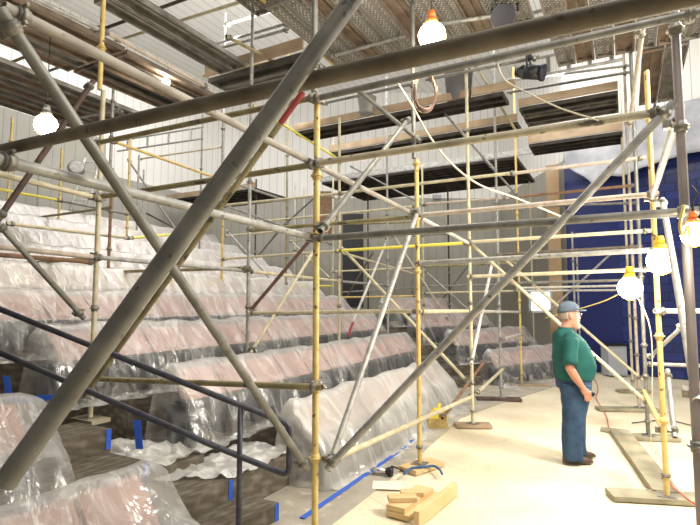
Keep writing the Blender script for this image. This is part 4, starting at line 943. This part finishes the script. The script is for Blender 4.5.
# ------------------------------------------------------------------ the man
P0 = pz(576, 460.5)
man = empty('person', P0); tag(man, 'man in grey-blue cap, teal polo and jeans standing in profile looking right', 'person')
def PM(x, y, z): return P0 + Vector((x, y, z))
def limb_mesh(nodes, edges):
    m = MB()
    for n_ in nodes: m.ball(n_[:3], n_[3] if not isinstance(n_[3], tuple) else n_[3][1] * 1.15, nu=14, nv=8)
    for i, j in edges:
        p, q = Vector(nodes[i][:3]), Vector(nodes[j][:3]); ra, rb = nodes[i][3], nodes[j][3]
        wide = isinstance(ra, tuple) and isinstance(rb, tuple)
        ra = ra if not isinstance(ra, tuple) else ra[1] * 1.1; rb = rb if not isinstance(rb, tuple) else rb[1] * 1.1
        if wide:
            for o_ in (-.022, 0, .022): m.cyl(p + Vector((o_, 0, 0)), q + Vector((o_, 0, -.004)), ra * .85, rb * .85, 12); m.ball(q + Vector((o_, 0, -.004)), rb * .85, nu=12, nv=8)
        else: m.cyl(p, q, ra, rb, 14)
    return m
nodes = []; edges = []; idx = {}
def nd(k, x, y, z, r, par=None):
    idx[k] = len(nodes); nodes.append((x, y, z, r))
    if par: edges.append((idx[par], idx[k]))
nd('pel', -.01, 0, .93, .13)
nd('bel', .02, 0, 1.07, .145, 'pel'); nd('che', -.03, 0, 1.25, .135, 'bel'); nd('nb', -.08, 0, 1.39, .08, 'che'); nd('nk', -.06, 0, 1.47, .062, 'nb'); nd('hd', -.03, 0, 1.54, .065, 'nk')
for sgn, k, hx, kx, ax in ((-1, 'r', -.03, -.06, -.08), (1, 'l', .01, .05, .05)):
    nd(k + 'h', hx, .1 * sgn, .86, .08, 'pel'); nd(k + 'k', kx, .11 * sgn, .47, .065, k + 'h'); nd(k + 'a', ax, .11 * sgn, .1, .045, k + 'k')
nd('rs', -.08, -.15, 1.34, .055, 'che'); nd('ru', -.106, -.205, 1.21, .05, 'rs'); nd('re', -.14, -.245, 1.05, .047, 'ru'); nd('rf', -.085, -.25, .95, .045, 're'); nd('rw', -.02, -.25, .855, .03, 'rf')
nd('rp', .005, -.25, .82, (.042, .026), 'rw'); nd('rq', .025, -.25, .79, (.042, .024), 'rp')
for i, (oy, ln) in enumerate(((-.03, .06), (-.01, .072), (.01, .068), (.03, .055))):
    # fingers side by side along x, bent inwards
    ox = -.03 + .02 * i
    nd('f%da' % i, .035 + ox, -.252, .765, .0105, 'rq'); nd('f%db' % i, .05 + ox * 1.1, -.248, .765 - ln * .55, .0095, 'f%da' % i); nd('f%dc' % i, .05 + ox * 1.1, -.235, .765 - ln, .0085, 'f%db' % i)
nd('t0', .045, -.262, .81, .012, 'rp'); nd('t1', .066, -.262, .785, .011, 't0'); nd('t2', .072, -.255, .76, .0095, 't1')
nd('ls', -.05, .15, 1.34, .055, 'che'); nd('lu', -.06, .235, 1.2, .058, 'ls'); nd('le', -.05, .26, 1.06, .047, 'lu'); nd('lw', .06, .255, .87, .03, 'le'); nd('lp', .09, .25, .81, (.04, .025), 'lw')
for i in range(4):
    ox = -.03 + .02 * i; nd('g%da' % i, .1 + ox, .25, .76, .0105, 'lp'); nd('g%db' % i, .108 + ox, .24, .71, .009, 'g%da' % i)
nd('u0', .125, .245, .79, .012, 'lp'); nd('u1', .14, .24, .755, .01, 'u0')
hm = limb_mesh(nodes, edges)
hc = Vector((-.02, 0, 1.605))
rs = []
for z, cx, rx, ry in ((-.15, .045, .035, .035), (-.142, .04, .058, .048), (-.12, .03, .075, .06), (-.08, .012, .095, .068), (-.04, .004, .104, .073), (0, 0, .108, .076), (.04, -.004, .11, .077), (.08, -.006, .105, .073), (.115, -.008, .085, .06), (.14, -.008, .045, .035), (.148, -.008, .012, .01)):
    rs.append([hc + Vector((cx + math.cos(a * 2 * math.pi / 24) * rx, math.sin(a * 2 * math.pi / 24) * ry, z)) for a in range(24)])
hm.rings(rs)
# nose, brow, lips, ears, chin
hm.rings([[hc + Vector((.098 + dx * w, dy * w, z)) for dx, dy in ((-.6, -1), (1, -.45), (1.25, 0), (1, .45), (-.6, 1))] for z, w in ((.03, .012), (0, .018), (-.028, .028), (-.042, .022))])
hm.ball(hc + Vector((.095, 0, .038)), .016, .05, .013); hm.ball(hc + Vector((.098, 0, -.066)), .014, .026, .009); hm.ball(hc + Vector((.095, 0, -.083)), .013, .023, .009); hm.ball(hc + Vector((.08, 0, -.125)), .03, .032, .028)
for sg in (-1, 1): hm.ball(hc + Vector((-.012, sg * .079, -.005)), .022, .011, .035)
tm = hm.build('tmp_head', 'skin'); jm = tm.data; bpy.data.objects.remove(tm)
jo = bpy.data.objects.new('tmp_join', jm); C.objects.link(jo)
rm = jo.modifiers.new('remesh', 'REMESH'); rm.mode = 'VOXEL'; rm.voxel_size = .0055; rm.use_smooth_shade = True
smo = jo.modifiers.new('smooth', 'SMOOTH'); smo.iterations = 4; smo.factor = .5
dg = bpy.context.evaluated_depsgraph_get(); bmsh = bpy.data.meshes.new_from_object(jo.evaluated_get(dg)); bpy.data.objects.remove(jo)
bmsh.materials.clear(); bmsh.materials.append(M['skin'])
bo = bpy.data.objects.new('body', bmsh); C.objects.link(bo); bo.parent = man
def loft(rows, n=28, sq=2.3, fold=0, seed=0, axis=None):
    m = MB(); rs = []
    for i, (cx, cy, z, rx, ry) in enumerate(rows):
        r = []
        for a in range(n):
            t = a * 2 * math.pi / n; c_, s_ = math.cos(t), math.sin(t)
            c2 = math.copysign(abs(c_) ** (2 / sq), c_); s2 = math.copysign(abs(s_) ** (2 / sq), s_)
            k = 1 + fold * noise.noise(Vector((c_ * 2.2 + seed, s_ * 2.2, z * 9)))
            r.append(Vector((cx + c2 * rx * k, cy + s2 * ry * k, z)))
        rs.append(r)
    return m, rs
def interp(rows, k=4):
    out = []
    for i in range(len(rows) - 1):
        for j in range(k): t = j / k; t = t; out.append(tuple(a + (b_ - a) * t for a, b_ in zip(rows[i], rows[i + 1])))
    out.append(rows[-1]); return out
m, rs = loft(interp([(.005, 0, .9, .195, .2), (.012, 0, .95, .212, .21), (.02, 0, 1.05, .222, .215), (.005, 0, 1.15, .212, .21), (-.015, 0, 1.25, .19, .205), (-.04, 0, 1.33, .165, .2), (-.065, 0, 1.39, .13, .165), (-.08, 0, 1.43, .095, .11), (-.07, 0, 1.455, .078, .08)]), fold=.05)
m.rings(rs); 
for sg, sh, el in ((-1, (-.075, -.155, 1.355), (-.135, -.25, 1.075)), (1, (-.05, .155, 1.355), (-.055, .262, 1.09))):
    sh, el = Vector(sh), Vector(el); x, y = frame(el - sh); q = []
    for i in range(9):
        t = i / 8; c = sh.lerp(el, t); r = (.085 + .004 * math.sin(t * 9)) * (1 - .08 * t)
        q.append([c + x * (math.cos(a * 2 * math.pi / 18) * r) + y * (math.sin(a * 2 * math.pi / 18) * r * .95) for a in range(18)])
    m.rings(q); m.ball(sh, .083)
po = m.build('polo_shirt', 'polo', man)
m, rs = loft([(-.07, 0, 1.44, .083, .085), (-.072, 0, 1.475, .072, .075), (-.075, 0, 1.478, .066, .069), (-.07, 0, 1.445, .07, .072)], 24, 2); m.rings(rs, caps=False); m.build('collar', 'polo', po)
m, rs = loft(interp([(0, 0, .8, .175, .19), (0, 0, .88, .182, .192), (.0, 0, .955, .185, .19)]), fold=.02); m.rings(rs)
for sg, rows in ((-1, [(-.01, -.095, .86, .165, .1), (-.02, -.1, .72, .155, .105), (-.055, -.105, .5, .118, .1), (-.08, -.11, .3, .107, .093), (-.085, -.11, .12, .102, .09), (-.075, -.11, .045, .11, .09)]), (1, [(.02, .095, .86, .16, .1), (.045, .1, .72, .14, .105), (.06, .105, .5, .108, .1), (.06, .11, .3, .1, .09), (.06, .11, .12, .095, .09), (.07, .11, .045, .104, .09)])):
    m2, rs = loft(interp(rows, 5), fold=.11, seed=sg * 4); m.rings(rs)
m.build('jeans', 'jeans', man)
for sg, x0, y0 in ((-1, -.03, -.11), (1, .105, .11)):
    m = MB(); rs = []
    for (dx, w, h) in ((-.16, .02, .05), (-.15, .035, .075), (-.09, .04, .09), (-.01, .043, .088), (.06, .048, .07), (.12, .046, .055), (.155, .032, .04), (.168, .012, .027)):
        rs.append([Vector((x0 + dx, y0 + math.copysign(abs(math.cos(t)) ** .8, math.cos(t)) * w, .004 + max(0, h / 2 + math.sin(t) * h / 2))) for t in [k * 2 * math.pi / 14 for k in range(14)]])
    m.rings(rs); m.build('shoe', 'shoe', man)
# cap
m = MB(); rs = []
for i in range(10):
    t = i / 9 * math.pi / 2; rr = math.cos(t); zz = math.sin(t)
    rs.append([hc + Vector((-.012 + math.cos(a * 2 * math.pi / 24) * .122 * max(rr, .03), math.sin(a * 2 * math.pi / 24) * .09 * max(rr, .03), .052 + .118 * zz ** .9 + .022 * math.cos(a * 2 * math.pi / 24) * (1 - zz))) for a in range(24)])
m.rings(rs, caps=True); cp = m.build('cap', 'cap', man)
m = MB(); n = 13; top = []
for i in range(n):
    a = -math.pi / 2 * .92 + math.pi * .92 * i / (n - 1)
    for r_, dz in ((1.0, 0), (1.35, .006), (1.66, -.004)):
        k = (r_ - 1) * max(0, math.cos(a)) ** .8
        top.append(hc + Vector((-.012 + math.cos(a) * .12 + k * .13, math.sin(a) * .088, .068 + dz * math.cos(a) - .012 * abs(math.sin(a)))))
m.v = top
for i in range(n - 1):
    for j in range(2): q = i * 3 + j; m.f.append((q, q + 1, q + 4, q + 3)); m.sm.append(True)
br = m.build('brim', 'cap', cp); sd_ = br.modifiers.new('thick', 'SOLIDIFY'); sd_.thickness = .006
# beard, hair, glasses, lanyard
m = MB(); m.ball(hc + Vector((.09, 0, -.122)), .03, .036, .034); m.ball(hc + Vector((.108, 0, -.056)), .011, .03, .009); m.build('beard', 'beard', man)
m = MB(); rs = []
for z, k in ((.055, 1.0), (.02, 1.02), (-.02, 1.0), (-.05, .93)):
    rs.append([hc + Vector((-.003 + math.cos(t) * .111 * k, math.sin(t) * .08 * k, z)) for t in [math.pi * .62 + q * math.pi * .76 / 14 for q in range(15)]])
m.rings(rs, close=False, caps=False); hr_ = m.build('hair', 'hair', man); sd_ = hr_.modifiers.new('thick', 'SOLIDIFY'); sd_.thickness = .008
gl = MB()
for sg in (-1, 1):
    c = hc + Vector((.118, sg * .034, .015)); gl.path([c + Vector((0, math.cos(t * math.pi / 8) * .026, math.sin(t * math.pi / 8) * .019)) for t in range(17)], .0025, 5)
    gl.path([c + Vector((0, sg * .026, .004)), hc + Vector((.0, sg * .082, .012))], .0025, 5)
gl.path([hc + Vector((.12, -.01, .018)), hc + Vector((.12, .01, .018))], .0025, 5)
ge = gl.build('eyeglasses', 'chrome', man)
m = MB(); m.path([Vector((.0, -.07, 1.42)), Vector((.11, -.07, 1.33)), Vector((.165, -.075, 1.24)), Vector((.18, -.08, 1.17))], .006, 6); m.path([Vector((.18, -.08, 1.17)), Vector((.215, -.09, 1.14)), Vector((.235, -.06, 1.15))], .012, 6); m.build('lanyard', 'black', man)
# dark glasses held in the hand
c = PM(.055, -.262, .775); root = empty('sunglasses', c); tag(root, 'folded dark sunglasses held in right hand of the man', 'sunglasses')
for i, (dx, dz) in enumerate(((-.03, .0), (.045, -.008))):
    m = MB(); q = c + Vector((dx, .028, dz)); m.cyl(q, q + Vector((0, .006, 0)), .028, n=14); m.build('lens', 'black', root, c)
m = MB(); m.path([c + Vector((-.07, .03, .02)), c + Vector((0, .03, .022)), c + Vector((.075, .03, .01)), c + Vector((.085, .03, -.03)), c + Vector((.06, .03, -.05))], .004, 6); m.build('temple', 'chrome', root, c)
